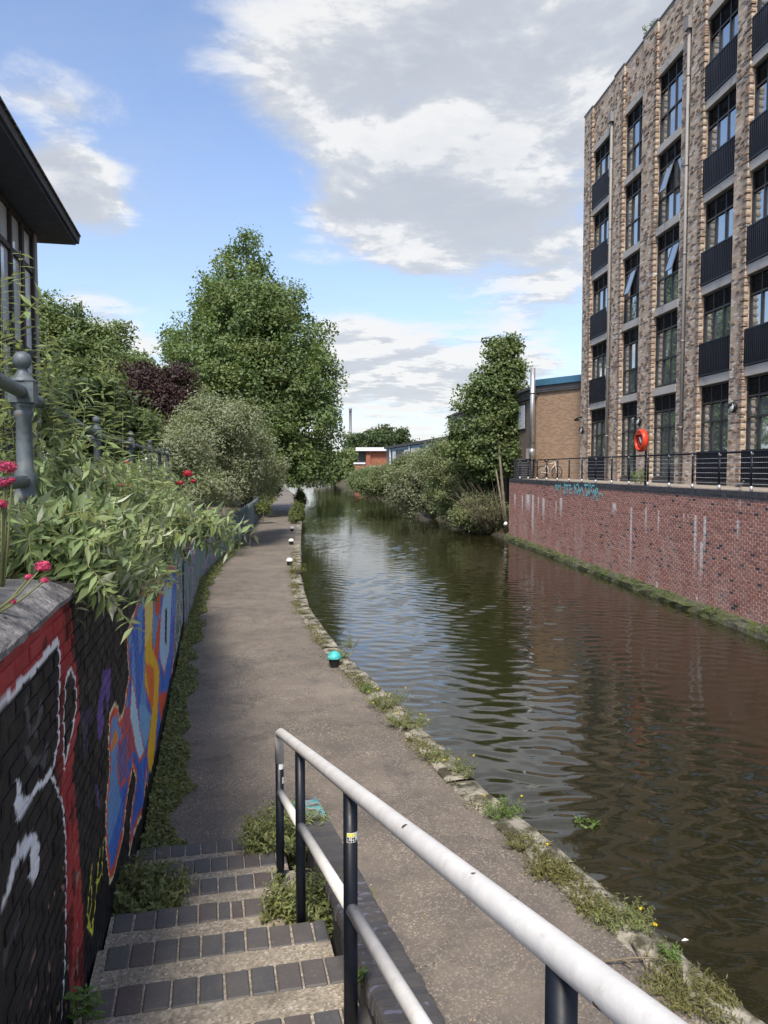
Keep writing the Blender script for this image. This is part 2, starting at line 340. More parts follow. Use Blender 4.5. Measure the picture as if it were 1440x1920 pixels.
def brickmat(name, axis_u, stops, mortar, bw=.225, rh=.075, ms=.010, bump=.5, patch=None):
    """brick coursing from world position: axis_u is (x,y) weights that unroll the wall"""
    m, t, b = newmat(name); x, y, z = t.sep(t.pos())
    u = t.math('ADD', t.math('MULTIPLY', x, axis_u[0]), t.math('MULTIPLY', y, axis_u[1]))
    br = t.new('ShaderNodeTexBrick'); t.put(br.inputs['Vector'], t.comb(u, z, 0))
    br.inputs['Color1'].default_value = (0, 0, 0, 1); br.inputs['Color2'].default_value = (1, 1, 1, 1); br.inputs['Mortar'].default_value = (.5, .5, .5, 1)
    br.inputs['Scale'].default_value = 1; br.inputs['Mortar Size'].default_value = ms; br.inputs['Mortar Smooth'].default_value = .2
    br.inputs['Brick Width'].default_value = bw; br.inputs['Row Height'].default_value = rh; br.offset = .5
    c = t.ramp(br.outputs['Color'], stops, 'CONSTANT')
    P = t.pos(); c = t.mix(t.maprange(t.noise(P, 30, 3), .3, .7, 0, .35), c, t.mix(1.0, c, (.55, .52, .5), 'MULTIPLY'))
    if patch: c = t.mix(t.maprange(t.noise(P, .5, 4), .5, .75, 0, .5), c, patch)
    c = t.mix(br.outputs['Fac'], c, mortar)
    t.put(b.inputs['Base Color'], c); b.inputs['Roughness'].default_value = .88
    h = t.math('ADD', t.math('MULTIPLY', t.math('SUBTRACT', 1.0, br.outputs['Fac']), 1.0), t.math('MULTIPLY', br.outputs['Color'], .6))
    t.put(b.inputs['Normal'], t.bump(h, bump, .012)); return m
APT = [(0, (.17, .12, .095)), (.12, (.52, .375, .25)), (.34, (.60, .455, .315)), (.55, (.49, .36, .26)), (.72, (.68, .54, .39)), (.90, (.76, .67, .56))]
brickmat('apt_brick', (1.0, 1.0), APT, (.42, .37, .31))
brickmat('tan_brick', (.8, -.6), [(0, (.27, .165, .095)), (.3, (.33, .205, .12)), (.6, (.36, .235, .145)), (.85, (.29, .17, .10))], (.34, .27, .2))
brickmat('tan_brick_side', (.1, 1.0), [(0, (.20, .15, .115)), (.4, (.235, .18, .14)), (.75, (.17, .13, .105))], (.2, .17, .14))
brickmat('far_red', (1.0, .2), [(0, (.33, .095, .045)), (.4, (.38, .12, .06)), (.75, (.29, .08, .04))], (.3, .16, .11), bump=.1)
mat('proud_brick', (.29, .205, .15), .9, var=.75, scale=9, bump=.3)

# glass: dark coated panes that mirror the sky and the trees opposite
m, t, b = newmat('glass'); b.inputs['Base Color'].default_value = (.50, .55, .56, 1); b.inputs['Metallic'].default_value = .82; b.inputs['Roughness'].default_value = .02
b.inputs['IOR'].default_value = 1.6; b.inputs['Specular IOR Level'].default_value = .6
t.put(b.inputs['Normal'], t.bump(t.noise(t.pos(), 1.2, 2), .06, .05))
m, t, b = newmat('glass_pale'); b.inputs['Base Color'].default_value = (.74, .78, .82, 1); b.inputs['Roughness'].default_value = .06; b.inputs['IOR'].default_value = 1.6

# canal water
m, t, b = newmat('water'); P = t.pos(); x, y, z = t.sep(P)
b.inputs['Base Color'].default_value = (.018, .016, .006, 1); b.inputs['Roughness'].default_value = .05; b.inputs['IOR'].default_value = 1.55
wv = t.comb(t.math('MULTIPLY', x, .55), t.math('ADD', y, t.math('MULTIPLY', x, .12)), 0)
h = t.math('ADD', t.math('MULTIPLY', t.noise(wv, 2.4, 3, .5, .4), 1.0), t.math('MULTIPLY', t.noise(wv, 8.0, 3, .5, .3), .33))
h = t.math('MULTIPLY', h, t.maprange(t.noise(P, .22, 3), .35, .65, .55, 1.15))
t.put(b.inputs['Normal'], t.bump(h, .16, .04))

# red canal-wall brick, dark coping etc.: brick tone comes from the 'tint' attribute; lime streaks and a pale tide line are stains of the wall
STREAK = [(175, 340, 410, 5), (212, 345, 450, 4), (240, 342, 420, 16), (265, 345, 590, 7), (292, 355, 440, 4), (318, 360, 470, 9), (380, 375, 450, 4), (405, 360, 450, 9), (672, 388, 430, 14), (757, 405, 740, 6), (830, 410, 530, 6), (893, 425, 540, 5), (1020, 440, 470, 5), (1042, 445, 465, 3), (1125, 455, 640, 10), (1108, 580, 800, 12), (1078, 450, 760, 9), (1302, 345, 395, 6), (1290, 475, 545, 10), (885, 780, 812, 6), (1085, 850, 880, 5)]
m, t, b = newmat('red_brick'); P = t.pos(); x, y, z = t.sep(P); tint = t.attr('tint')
c = t.mix(1.0, tint, t.mix(t.noise(P, 40, 4), (.75, .75, .75), (1.2, 1.2, 1.2)), 'MULTIPLY')
stain = 0.0; nz = t.math('MULTIPLY', t.math('SUBTRACT', t.noise(P, 14, 4), .5), .10)
ys = t.math('ADD', y, nz)
for (zx, y0, y1, wd) in STREAK:
    Y, z1 = at_canalwall(900 + zx / 2.667, 800 + y0 / 2.667); _, z0 = at_canalwall(900 + zx / 2.667, 800 + y1 / 2.667)
    Yb, _ = at_canalwall(900 + (zx + wd) / 2.667, 800 + y0 / 2.667); hw = abs(Yb - Y) * 1.0
    g = t.maprange(t.math('ABSOLUTE', t.math('SUBTRACT', ys, Y)), hw * .2, hw, 1, 0)
    g = t.math('MULTIPLY', g, t.math('MULTIPLY', t.maprange(z, z0 - .1, z0 + (z1 - z0) * .7, 0, 1), t.maprange(z, z1, z1 + .06, 1, 0)))
    stain = t.math('MAXIMUM', g, stain)
bloom = t.math('MULTIPLY', t.maprange(t.noise(t.comb(0, t.math('MULTIPLY', y, .8), t.math('MULTIPLY', z, .45)), 1.3, 5, .65), .45, .72), t.maprange(z, 2.3, .1, .05, .75))
c = t.mix(bloom, c, (.56, .42, .36))
c = t.mix(t.math('MULTIPLY', stain, t.maprange(t.noise(P, 9, 4), .25, .6, .6, 1.0)), c, (.85, .82, .78))
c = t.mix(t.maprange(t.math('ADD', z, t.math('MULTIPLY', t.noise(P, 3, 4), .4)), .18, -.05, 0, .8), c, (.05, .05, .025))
t.put(b.inputs['Base Color'], c); b.inputs['Roughness'].default_value = .85
t.put(b.inputs['Normal'], t.bump(t.noise(P, 45, 4), .35, .006))
# painted brick: colour from the paint attribute
m, t, b = newmat('painted_brick'); P = t.pos(); c = t.attr('tint')
c = t.mix(t.maprange(t.noise(P, 7, 5, .65), .35, .75, 0, .3), c, t.mix(1.0, c, (.55, .55, .58), 'MULTIPLY'))
t.put(b.inputs['Base Color'], c); t.put(b.inputs['Roughness'], t.maprange(t.noise(P, 5, 4), .3, .7, .45, .7)); b.inputs['Specular IOR Level'].default_value = .22
t.put(b.inputs['Normal'], t.bump(t.math('ADD', t.noise(P, 60, 4), t.math('MULTIPLY', t.noise(P, 14, 3), .8)), .45, .008))
# blue engineering bricks of the steps
m, t, b = newmat('step_brick'); P = t.pos(); rnd = t.new('ShaderNodeObjectInfo').outputs['Random']
c = t.ramp(rnd, [(0, (.066, .067, .070)), (.35, (.080, .077, .076)), (.6, (.094, .082, .076)), (.8, (.088, .066, .060)), (1, (.070, .072, .076))])
c = t.mix(t.maprange(t.noise(P, 6, 6, .7), .45, .75, 0, .5), c, (.15, .13, .11)); c = t.mix(t.maprange(t.noise(P, 50, 3), .62, .72, 0, .5), c, (.22, .2, .17))
t.put(b.inputs['Base Color'], c); b.inputs['Roughness'].default_value = .62; t.put(b.inputs['Normal'], t.bump(t.noise(P, 35, 5), .4, .005))
m, t, b = newmat('edge_brick'); P = t.pos(); rnd = t.new('ShaderNodeObjectInfo').outputs['Random']; x, y, z = t.sep(P)
c = t.ramp(rnd, [(0, (.075, .072, .072)), (.5, (.10, .092, .086)), (1, (.066, .067, .074))])
teal = t.ramp(t.noise(P, 7, 3), [(.35, (.07, .33, .31)), (.5, (.12, .42, .46)), (.58, (.45, .30, .32)), (.66, (.10, .36, .25))])
c = t.mix(t.math('MULTIPLY', t.maprange(y, 6.7, 7.3), t.maprange(t.noise(P, 6, 4), .40, .48)), c, teal)
tag = t.math('MULTIPLY', t.maprange(y, 5.2, 5.0), t.maprange(t.noise(P, 9, 2, .5, 1.2), .60, .64)); c = t.mix(t.math('MULTIPLY', tag, .5), c, (.25, .24, .36))
c = t.mix(t.maprange(t.noise(P, 12, 5), .55, .75, 0, .5), c, (.15, .14, .10))
t.put(b.inputs['Base Color'], c); b.inputs['Roughness'].default_value = .8; t.put(b.inputs['Normal'], t.bump(t.noise(P, 40, 5), .5, .006))
# weathered painted fence boards
m, t, b = newmat('fence_board'); P = t.pos(); x, y, z = t.sep(P); rnd = t.new('ShaderNodeObjectInfo').outputs['Random']
pv = t.comb(t.math('MULTIPLY', y, .9), t.math('MULTIPLY', z, .8), rnd)
c = t.ramp(t.noise(pv, 1.6, 3, .6, .8), [(.25, (.12, .16, .24)), (.38, (.24, .26, .27)), (.45, (.10, .30, .25)), (.52, (.36, .36, .34)), (.58, (.20, .16, .36)), (.64, (.45, .45, .43)), (.70, (.08, .32, .36)), (.8, (.40, .20, .16))], 'LINEAR')
c = t.mix(t.maprange(t.noise(t.comb(t.math('MULTIPLY', y, 14), t.math('MULTIPLY', z, 1.2), 0), 1, 4), .52, .7, 0, .6), c, (.08, .075, .07))
t.put(b.inputs['Base Color'], c); b.inputs['Roughness'].default_value = .8; t.put(b.inputs['Normal'], t.bump(t.noise(t.comb(t.math('MULTIPLY', y, 20), z, x), 3, 3), .4, .01))

# ================================================================== SETTING
structure(gridmesh('ground', [[(-2500, -300, -1.2), (2500, -300, -1.2)], [(-2500, 4500, -1.2), (2500, 4500, -1.2)]], 'far_ground'))
yw = np.concatenate([np.arange(-6, 2.5, .5), np.arange(2.5, 22, .06), np.arange(22, 45, .1), np.arange(45, 110, .2), np.arange(110, 262, .6)])
xa = np.array([edgeX(v_) - .25 for v_ in yw]); xb = np.array([10.4 - .08 * v_ if v_ < 41 else rbankX(v_) + .7 for v_ in yw])
XX = xa[:, None] + (xb - xa)[:, None] * np.linspace(0, 1, 150)[None, :]; YY = np.repeat(yw[:, None], 150, 1); ZZ = np.full(XX.shape, -.3); rw = np.random.default_rng(5)
swell = .65 + .5 * np.sin(XX * .31 + YY * .17) * np.sin(YY * .23 - XX * .11)
for k in range(34):
    lam = rw.uniform(.19, .50) if k < 26 else rw.uniform(.5, 1.1); th = rw.normal(math.pi / 2 - .12, .42); q_ = 2 * math.pi / lam
    ZZ += swell * lam * (.0029 if k < 26 else .0011) * np.sin(q_ * (XX * math.cos(th) + YY * math.sin(th)) + rw.uniform(0, 6.28) + .7 * np.sin(XX * rw.uniform(.1, .5) + YY * rw.uniform(.05, .3)))
structure(gridmesh('canal_water', np.stack([XX, YY, ZZ], -1), 'water', smooth=True))
ys = list(np.arange(-6, 30, .5)) + list(np.arange(30, 151, 2))
structure(gridmesh('towpath', [[(wallX(y) - .1 + (edgeX(y) - .36 - wallX(y) + .1) * k / 6, y, 0.0) for k in range(7)] for y in ys], 'asphalt'))
# raised ground behind the wall and fence
bz = interp([(-6, 2.9), (13, 2.9), (17, 1.9), (24, .95), (60, .6), (150, .4)])
P = []
for y in list(np.arange(-6, 60, 1.0)) + list(np.arange(60, 151, 5)):
    P.append([(wallX(y) - d, y, (bz(y) if d > .1 else -.2) + (.0 if d < 1 else .12 * math.sin(y * 1.7 + d) + min(.8, d * .03))) for d in (.10, .24, .8, 2, 4, 8, 16, 40, 90)])
structure(gridmesh('left_bank', P, 'earth', smooth=False))
# far left shore beyond the bend, and the right bank
P = []
for y in list(np.arange(40.5, 110, 2)) + list(np.arange(110, 251, 7)):
    P.append([(rbankX(y) + d, y, z + (.15 * math.sin(y * .9 + d * 2) if d > 0 else 0)) for d, z in ((-.4, -.9), (.1, -.25), (.8, .2), (2, .9), (3.6, 1.5), (7, 1.7), (20, 1.9), (120, 2.0))])
structure(gridmesh('right_bank', P, 'earth'))
P = []
for y in (150, 170, 190, 210, 230, 255): P.append([(edgeX(y) - d, y, z) for d, z in ((-.3, -.9), (.1, .1), (6, .4), (200, .6))])
structure(gridmesh('far_bank', P, 'earth'))
structure(gridmesh('end_bank', [[(-120, 225, -.9), (30, 238, -.9)], [(-120, 228, .3), (30, 241, .3)], [(-120, 330, 1), (60, 330, 1)]], 'earth'))

# ---- stone edge of the canal
ye = list(np.arange(-6, 24, .6)) + list(np.arange(24, 151, 2))
edge = structure(gridmesh('canal_edge', [[(edgeX(y) - .40, y, -.004), (edgeX(y) - .02, y, -.008), (edgeX(y) - .015, y, -1.1)] for y in ye], 'canal_side'))
def frame_at(y):
    a = Vector((edgeX(y - .3), y - .3, 0)); c = Vector((edgeX(y + .3), y + .3, 0)); d = (c - a).normalized(); return d, Vector((d.y, -d.x, 0))
rr = random.Random(5); y = 2.2
def stone(y0, L, wd=.36, n=(7, 4)):
    d, nrm = frame_at(y0 + L / 2); P = []; o = Vector((edgeX(y0), y0, 0)); o2 = Vector((edgeX(y0 + L), y0 + L, 0))
    zt = .025 + rr.uniform(-.012, .02); tl = rr.uniform(-.01, .01)
    prof = [(-wd, -.08), (-wd, zt - .02), (-wd + .03, zt), (-wd * .6, zt + .004), (-wd * .3, zt + .002), (-.035, zt - .004), (0.0, zt - .035), (.008, -.12), (-.01, -.34)]
    g = .012
    for i in range(n[0]):
        f = i / (n[0] - 1); base = o.lerp(o2, g / L + f * (1 - 2 * g / L)); e = .02 if i in (0, n[0] - 1) else 0
        chip = -rr.random() ** 6 * .05
        P.append([base + nrm * (a + (chip if a > -.1 else 0) + rr.uniform(-.006, .006)) + Vector((0, 0, zz + tl * (f - .5) - e * (zz > -.05) + rr.uniform(-.005, .005))) for a, zz in prof])
    return P
stones_far = []
while y < 120:
    L = rr.uniform(.75, 1.15)
    if y < 24: gridmesh('coping_stone', [[tuple(p) for p in r] for r in stone(y, L)], 'coping_stone', edge)
    else: stones_far.append(stone(y, L, n=(2, 0)))
    y += L
mbf = MB()
for S in stones_far:
    for a, c in zip(S[:-1], S[1:]):
        for i in range(len(a) - 1): mbf.quad(a[i], a[i + 1], c[i + 1], c[i])
mbf.build('distant_coping', 'coping_stone', edge, kind='stuff')

# ================================================================== STEPS, LOW WALL, HANDRAIL
stair_dir = Vector((-.226, 1, 0)).normalized(); perp = Vector((stair_dir.y, -stair_dir.x, 0))
def ST(a, b, c):                       # a: across from left wall, b: along from y=6.8 line, c: height
    o = Vector((WL0 + WLS * 6.8, 6.8, 0)); p = o + perp * a + stair_dir * b; return (p.x, p.y, c)
railx = lambda y: -.148 - .265 * (y - 3.3)
steps = setp(thing('flight_of_steps', 'shallow concrete steps edged with blue bricks between graffiti wall and white handrail', 'steps', ST(.7, -2.5, 0)))
bm_brick = MB().bev(-.0625, .0625, -.109, .109, -.07, .0, .007)
me_sb = [None] * 3
brk = random.Random(3)
for k in range(1, 11):
    b1 = -.61 * (k - 1); z = .15 * k; y_mid = 6.8 + b1
    wdt = (railx(y_mid - .1) + .10) - (WL0 + WLS * (y_mid - .1)); wdt = min(1.62, max(1.05, wdt * .985))
    mb = MB(ST); mb.box(.0, wdt, b1 - .66, b1 - .235, z - .17, z - .004); mb.box(.0, wdt, b1 - .24, b1 - .012, z - .17, z - .009)
    mb.build('tread', 'concrete_tread', steps)
    a = .02 + brk.uniform(0, .05)
    while a < wdt - .05:
        bw = .125 + brk.uniform(-.006, .006)
        if brk.random() < .06: bw = .075
        if a + bw > wdt: bw = wdt - a
        me = bpy.data.meshes.new('brick'); q = MB(); q.bev(-bw / 2, bw / 2, -.109, .109, -.085, 0, .008)
        me.from_pydata(q.v, [], q.f); me.update()
        o = link('brick', me, 'step_brick', steps, ST(a + bw / 2, b1 - .109 + brk.uniform(-.004, .004), z + brk.uniform(-.004, .003)))
        o.rotation_euler = (brk.uniform(-.01, .01), brk.uniform(-.012, .012), math.atan2(-stair_dir.x, stair_dir.y) * 1 + brk.uniform(-.015, .015))
        a += bw + .010
# low wall with bricks laid on edge
LWa, LWb = Vector((-.845, 8.0, .10)), Vector((.43, 1.55, 1.68)); ld = (LWb - LWa); Llen = ld.length; lu = ld.normalized(); lp = Vector((-lu.y, lu.x, 0)).normalized() * -1
lw = thing('low_wall', 'low dark retaining wall topped with bricks on edge, teal paint on its far end', 'wall', (LWa.x, LWa.y, 0))
def LW(a, b, c): p = LWa + lu * b; h = Vector((lu.x, lu.y, 0)).normalized(); q = Vector((h.y, -h.x, 0)); return (p.x + q.x * a, p.y + q.y * a, p.z + c)
mb = MB()
for i in range(12):
    b0, b1 = Llen * i / 12, Llen * (i + 1) / 12
    A = [LW(a, b, -.062) for b in (b0, b1) for a in (-.115, .115)]; Bm = [(x, y, -.3) for x, y, z in A]
    mb._add(A + Bm, [(0, 1, 3, 2), (0, 2, 6, 4), (1, 5, 7, 3)] + ([(0, 4, 5, 1)] if i == 0 else []))
mb.build('wall_body', 'coping_brick', lw)
bms = []
for j in range(5):
    q = MB(); hw = .135 + brk.uniform(-.006, .006); me = bpy.data.meshes.new('brick')
    prof = [(-hw, -.07), (-hw, -.028), (-hw + .012, -.008), (-hw + .03, 0), (hw - .03, brk.uniform(-.006, .002)), (hw - .012, -.008), (hw, -.03), (hw, -.07)]
    vs = [(a, s * .0315, c) for s in (-1, 1) for a, c in prof]; n = len(prof)
    q._add(vs, [(i, i + 1, n + i + 1, n + i) for i in range(n - 1)] + [tuple(range(n))[::-1], tuple(range(n, 2 * n))])
    me.from_pydata(q.v, [], q.f); me.update(); bms.append(me)
nb = int(Llen / .0745)
rotz = math.atan2(lu.y, lu.x) - math.pi / 2; tilt = math.atan2(lu.z, math.hypot(lu.x, lu.y))
for i in range(nb):
    p = LW(brk.uniform(-.006, .006), .04 + i * .0745, brk.uniform(-.004, .004)); o = link('brick', brk.choice(bms), 'edge_brick', lw, p)
    o.rotation_euler = (tilt + brk.uniform(-.03, .03), brk.uniform(-.02, .02), rotz + math.pi + brk.uniform(-.025, .025)); o.rotation_euler[0] = -tilt * -1 * math.cos(0) if False else o.rotation_euler[0]
    M = Matrix((Vector((lu.y, -lu.x, 0)).normalized(), lu, Vector((lu.y, -lu.x, 0)).normalized().cross(lu))).transposed()
    o.rotation_euler = (M @ Matrix.Rotation(brk.uniform(-.02, .02), 3, 'X') @ Matrix.Rotation(brk.uniform(-.025, .025), 3, 'Z')).to_euler()
# handrail
rz = lambda y: 3.013 - .246 * y
def RL(y, dz=0): return (railx(y), y, rz(y) + dz)
hr = thing('handrail', 'white two-bar tubular handrail on black posts beside the steps', 'handrail', (railx(3.3), 3.3, stairZ(3.3)))
top = [RL(y) for y in np.linspace(.55, 5.66, 16)] + [(railx(5.72), 5.72, rz(5.72) - .012), (railx(5.75), 5.75, rz(5.75) - .04), (railx(5.752), 5.752, rz(5.75) - .24)]
MB().tube(top, .0345, 20).build('top_rail', 'white_paint', hr)
seg = [5.75, 4.73, 3.3, 1.44, .5]
for a, c in zip(seg[:-1], seg[1:]):
    MB().tube([RL(a - .035, -.47 - .03 * (5.75 - a)), RL((a + c) / 2, -.47 - .03 * (5.75 - (a + c) / 2)), RL(c + .035, -.47 - .03 * (5.75 - c))], .0285, 16).build('lower_rail', 'white_paint', hr)
posts = []
for y, t0 in ((5.752, -.24), (4.73, -.02), (3.3, -.02), (1.44, -.02)):
    posts.append(MB().tube([(railx(y), y, rz(y) + t0), (railx(y), y, stairZ(y) - .25)], .0315, 20).build('post', 'black_paint', hr))
# stickers on posts
def sticker(y, z0, z1, a0, a1, name, m, parent, r=.0325, taper=0):
    mb = MB(); n = 8; x = railx(y)
    for i in range(n):
        t0, t1 = a0 + (a1 - a0) * i / n, a0 + (a1 - a0) * (i + 1) / n
        f0, f1 = taper * (i / n), taper * ((i + 1) / n)
        mb.quad((x + r * math.sin(t0), y - r * math.cos(t0), z0 + f0), (x + r * math.sin(t1), y - r * math.cos(t1), z0 + f1), (x + r * math.sin(t1), y - r * math.cos(t1), z1), (x + r * math.sin(t0), y - r * math.cos(t0), z1))
    return mb.build(name, m, parent)
zs = at_y(658, 1571, 3.27).z
stk = sticker(3.3, zs - .022, zs + .022, -.45, 1.5, 'sticker', 'white_plastic', posts[2])
def strokes(mb, segs, y, z, a0, sx, sz, r=.0335, wd=.0016):
    x = railx(y)
    for pl in segs:
        for (u0, v0), (u1, v1) in zip(pl[:-1], pl[1:]):
            def pt(u, v): th = a0 + u * sx / r; return Vector((x + r * math.sin(th), y - r * math.cos(th), z + v * sz))
            p, q = pt(u0, v0), pt(u1, v1); d = (q - p).normalized(); nn = Vector(((p + q).x / 2 - x, (p + q).y / 2 - y, 0)).normalized(); s = d.cross(nn) * wd; e = d * wd * .6
            mb.quad(p - s - e, q - s + e, q + s + e, p + s - e)
GL = {'F': [[(0, 0), (0, 1), (.7, 1)], [(0, .5), (.6, .5)]], 'O': [[(0, 0), (0, 1), (.7, 1), (.7, 0), (0, 0)]], 'X': [[(0, 0), (.7, 1)], [(0, 1), (.7, 0)]], 'Y': [[(.35, 0), (.35, .5), (0, 1)], [(.35, .5), (.7, 1)]],
      'R': [[(0, 0), (0, 1), (.6, 1), (.6, .55), (0, .5)], [(.25, .5), (.7, 0)]], 'i': [[(.3, 0), (.3, .6)], [(.3, .85), (.3, 1)]], 'd': [[(.6, 1), (.6, 0), (0, 0), (0, .55), (.6, .55)]], 'e': [[(0, .3), (.6, .3), (.6, .6), (0, .6), (0, 0), (.6, 0)]],
      'S': [[(.6, 1), (0, 1), (0, .5), (.6, .5), (.6, 0), (0, 0)]], 'k': [[(0, 0), (0, 1)], [(.6, .65), (0, .3), (.6, 0)]], 'a': [[(0, .6), (.6, .6), (.6, 0), (0, 0), (0, .3), (.6, .3)]], 't': [[(.3, 1), (.3, 0), (.6, 0)], [(0, .65), (.6, .65)]]}
for txt, dz, hgt, m_, wd in (('FOXY', .006, .012, 'yellow_print', .0022), ('Ride', -.006, .008, 'lamp_black', .0014), ('Skate', -.018, .009, 'lamp_black', .0014)):
    mb = MB()
    for i, ch in enumerate(txt): strokes(mb, [[(u + i * 1.15, v) for u, v in pl] for pl in GL[ch]], 3.3, zs + dz, -.34, .0085, hgt, wd=wd)
    mb.build('sticker_lettering', m_, stk)
zs = at_y(525, 1430, 5.72).z
sticker(5.752, zs - .055, zs + .055, .0, 1.3, 'sticker', 'white_plastic', posts[0], taper=0)
sticker(5.752, at_y(525, 1466, 5.72).z - .02, at_y(525, 1466, 5.72).z + .03, .8, 1.6, 'sticker', 'white_plastic', posts[0])

# ================================================================== GRAFFITI WALL (left)
def zp(pts): return np.array([at_leftwall(x / 2.206, 1050 + y / 2.206) for x, y in pts])
def inpoly(U, Z, poly):
    ins = np.zeros(U.shape, bool); n = len(poly)
    for i in range(n):
        x1, y1 = poly[i]; x2, y2 = poly[(i + 1) % n]
        if y1 == y2: continue
        ins ^= ((y1 > Z) != (y2 > Z)) & (U < (x2 - x1) * (Z - y1) / (y2 - y1) + x1)
    return ins
def dseg(U, Z, poly, closed=True):
    d = np.full(U.shape, 9.0); n = len(poly)
    for i in range(n if closed else n - 1):
        (x1, y1), (x2, y2) = poly[i], poly[(i + 1) % n]; L2 = (x2 - x1) ** 2 + (y2 - y1) ** 2 + 1e-9
        t = np.clip(((U - x1) * (x2 - x1) + (Z - y1) * (y2 - y1)) / L2, 0, 1); d = np.minimum(d, np.hypot(U - x1 - t * (x2 - x1), Z - y1 - t * (y2 - y1)))
    return d
PX = dict(
 redA=[(-60, 470), (-60, 390), (285, 100), (300, 300), (325, 500), (330, 650), (310, 760), (300, 900), (320, 1050), (330, 1250), (345, 1450), (350, 1750), (290, 1830), (275, 1500), (275, 1050), (235, 930), (230, 850), (245, 740), (245, 340), (-60, 640)],
 w1=[(-30, 625), (0, 600), (120, 470), (240, 345), (247, 400), (243, 740), (225, 850)],
 w2=[(70, 915), (102, 985), (200, 885), (222, 850), (212, 905), (120, 995), (75, 1085), (62, 1020)],
 w3=[(212, 905), (240, 960), (265, 1040), (275, 1150), (277, 1300), (272, 1600), (255, 1900)],
 w4=[(10, 1450), (60, 1230), (110, 1140), (150, 1135), (165, 1190), (160, 1300), (140, 1350), (125, 1310), (130, 1200), (115, 1195), (70, 1270), (20, 1440)],
 w5=[(270, 850), (265, 640), (275, 500), (295, 450), (315, 490), (318, 620), (290, 760)],
 g1=[(110, 590), (125, 720), (150, 700), (170, 600)], g2=[(110, 800), (130, 840), (180, 830), (195, 770)], g3=[(30, 1640), (60, 1560), (80, 1480)],
 p1=[(430, 450), (460, 450), (455, 560), (430, 700), (410, 750), (400, 650)], p2=[(395, 920), (408, 940), (412, 1030), (400, 1020)], p3=[(330, 640), (380, 600), (390, 760), (340, 840)],
 B=[(585, 120), (560, 210), (525, 300), (535, 480), (510, 640), (495, 660), (490, 610), (475, 600), (455, 650), (450, 780), (455, 860), (440, 1000), (440, 1200), (455, 1330), (475, 1290), (510, 1130), (530, 960), (550, 850), (565, 900), (540, 1080), (535, 1220), (560, 1110), (595, 1040), (605, 880), (610, 960), (640, 900), (660, 780), (690, 650), (720, 400), (735, 60), (720, 20), (640, 40), (600, 60)],
 y1=[(600, 60), (637, 60), (630, 350), (660, 450), (655, 600), (640, 800), (622, 930), (610, 800), (630, 620), (600, 520), (600, 300)],
 l1=[(545, 480), (560, 560), (580, 700), (600, 800), (575, 830), (550, 720), (540, 650)], l2=[(680, 100), (712, 100), (700, 380), (680, 470), (660, 400), (665, 250)],
 l3=[(600, 600), (625, 640), (630, 700), (600, 780), (580, 700), (575, 600)], r1=[(640, 60), (680, 60), (655, 250), (640, 200)], r2=[(655, 560), (690, 540), (690, 640), (670, 700)], r3=[(500, 620), (545, 600), (560, 780), (520, 850), (505, 760)],
 r4=[(655, 250), (668, 240), (650, 480), (636, 400)], b2=[(490, 760), (530, 700), (525, 900), (500, 940), (485, 850)], o1=[(455, 780), (480, 690), (490, 730), (465, 790)], r5=[(600, 420), (640, 450), (636, 600), (625, 620), (612, 520)],
 k1=[(552, 870), (566, 880), (560, 960), (545, 1060), (540, 1180), (535, 1000)], k2=[(684, 200), (692, 200), (690, 350), (682, 340)],
 ye=[(430, 1150), (424, 1290), (405, 1330), (412, 1210), (398, 1390), (383, 1540), (362, 1450), (378, 1270), (384, 1420), (366, 1500), (380, 1545), (396, 1430)])
PW = {k: zp(v) for k, v in PX.items()}
def vnoise(U, Z, s, seed=0):
    r = np.random.default_rng(seed); G = r.random((64, 64)); u, v = U * s, Z * s; i, j = np.floor(u).astype(int), np.floor(v).astype(int); f, g = u - i, v - j; f = f * f * (3 - 2 * f); g = g * g * (3 - 2 * g)
    q = lambda a, b_: G[a % 64, b_ % 64]
    return (q(i, j) * (1 - f) + q(i + 1, j) * f) * (1 - g) + (q(i, j + 1) * (1 - f) + q(i + 1, j + 1) * f) * g
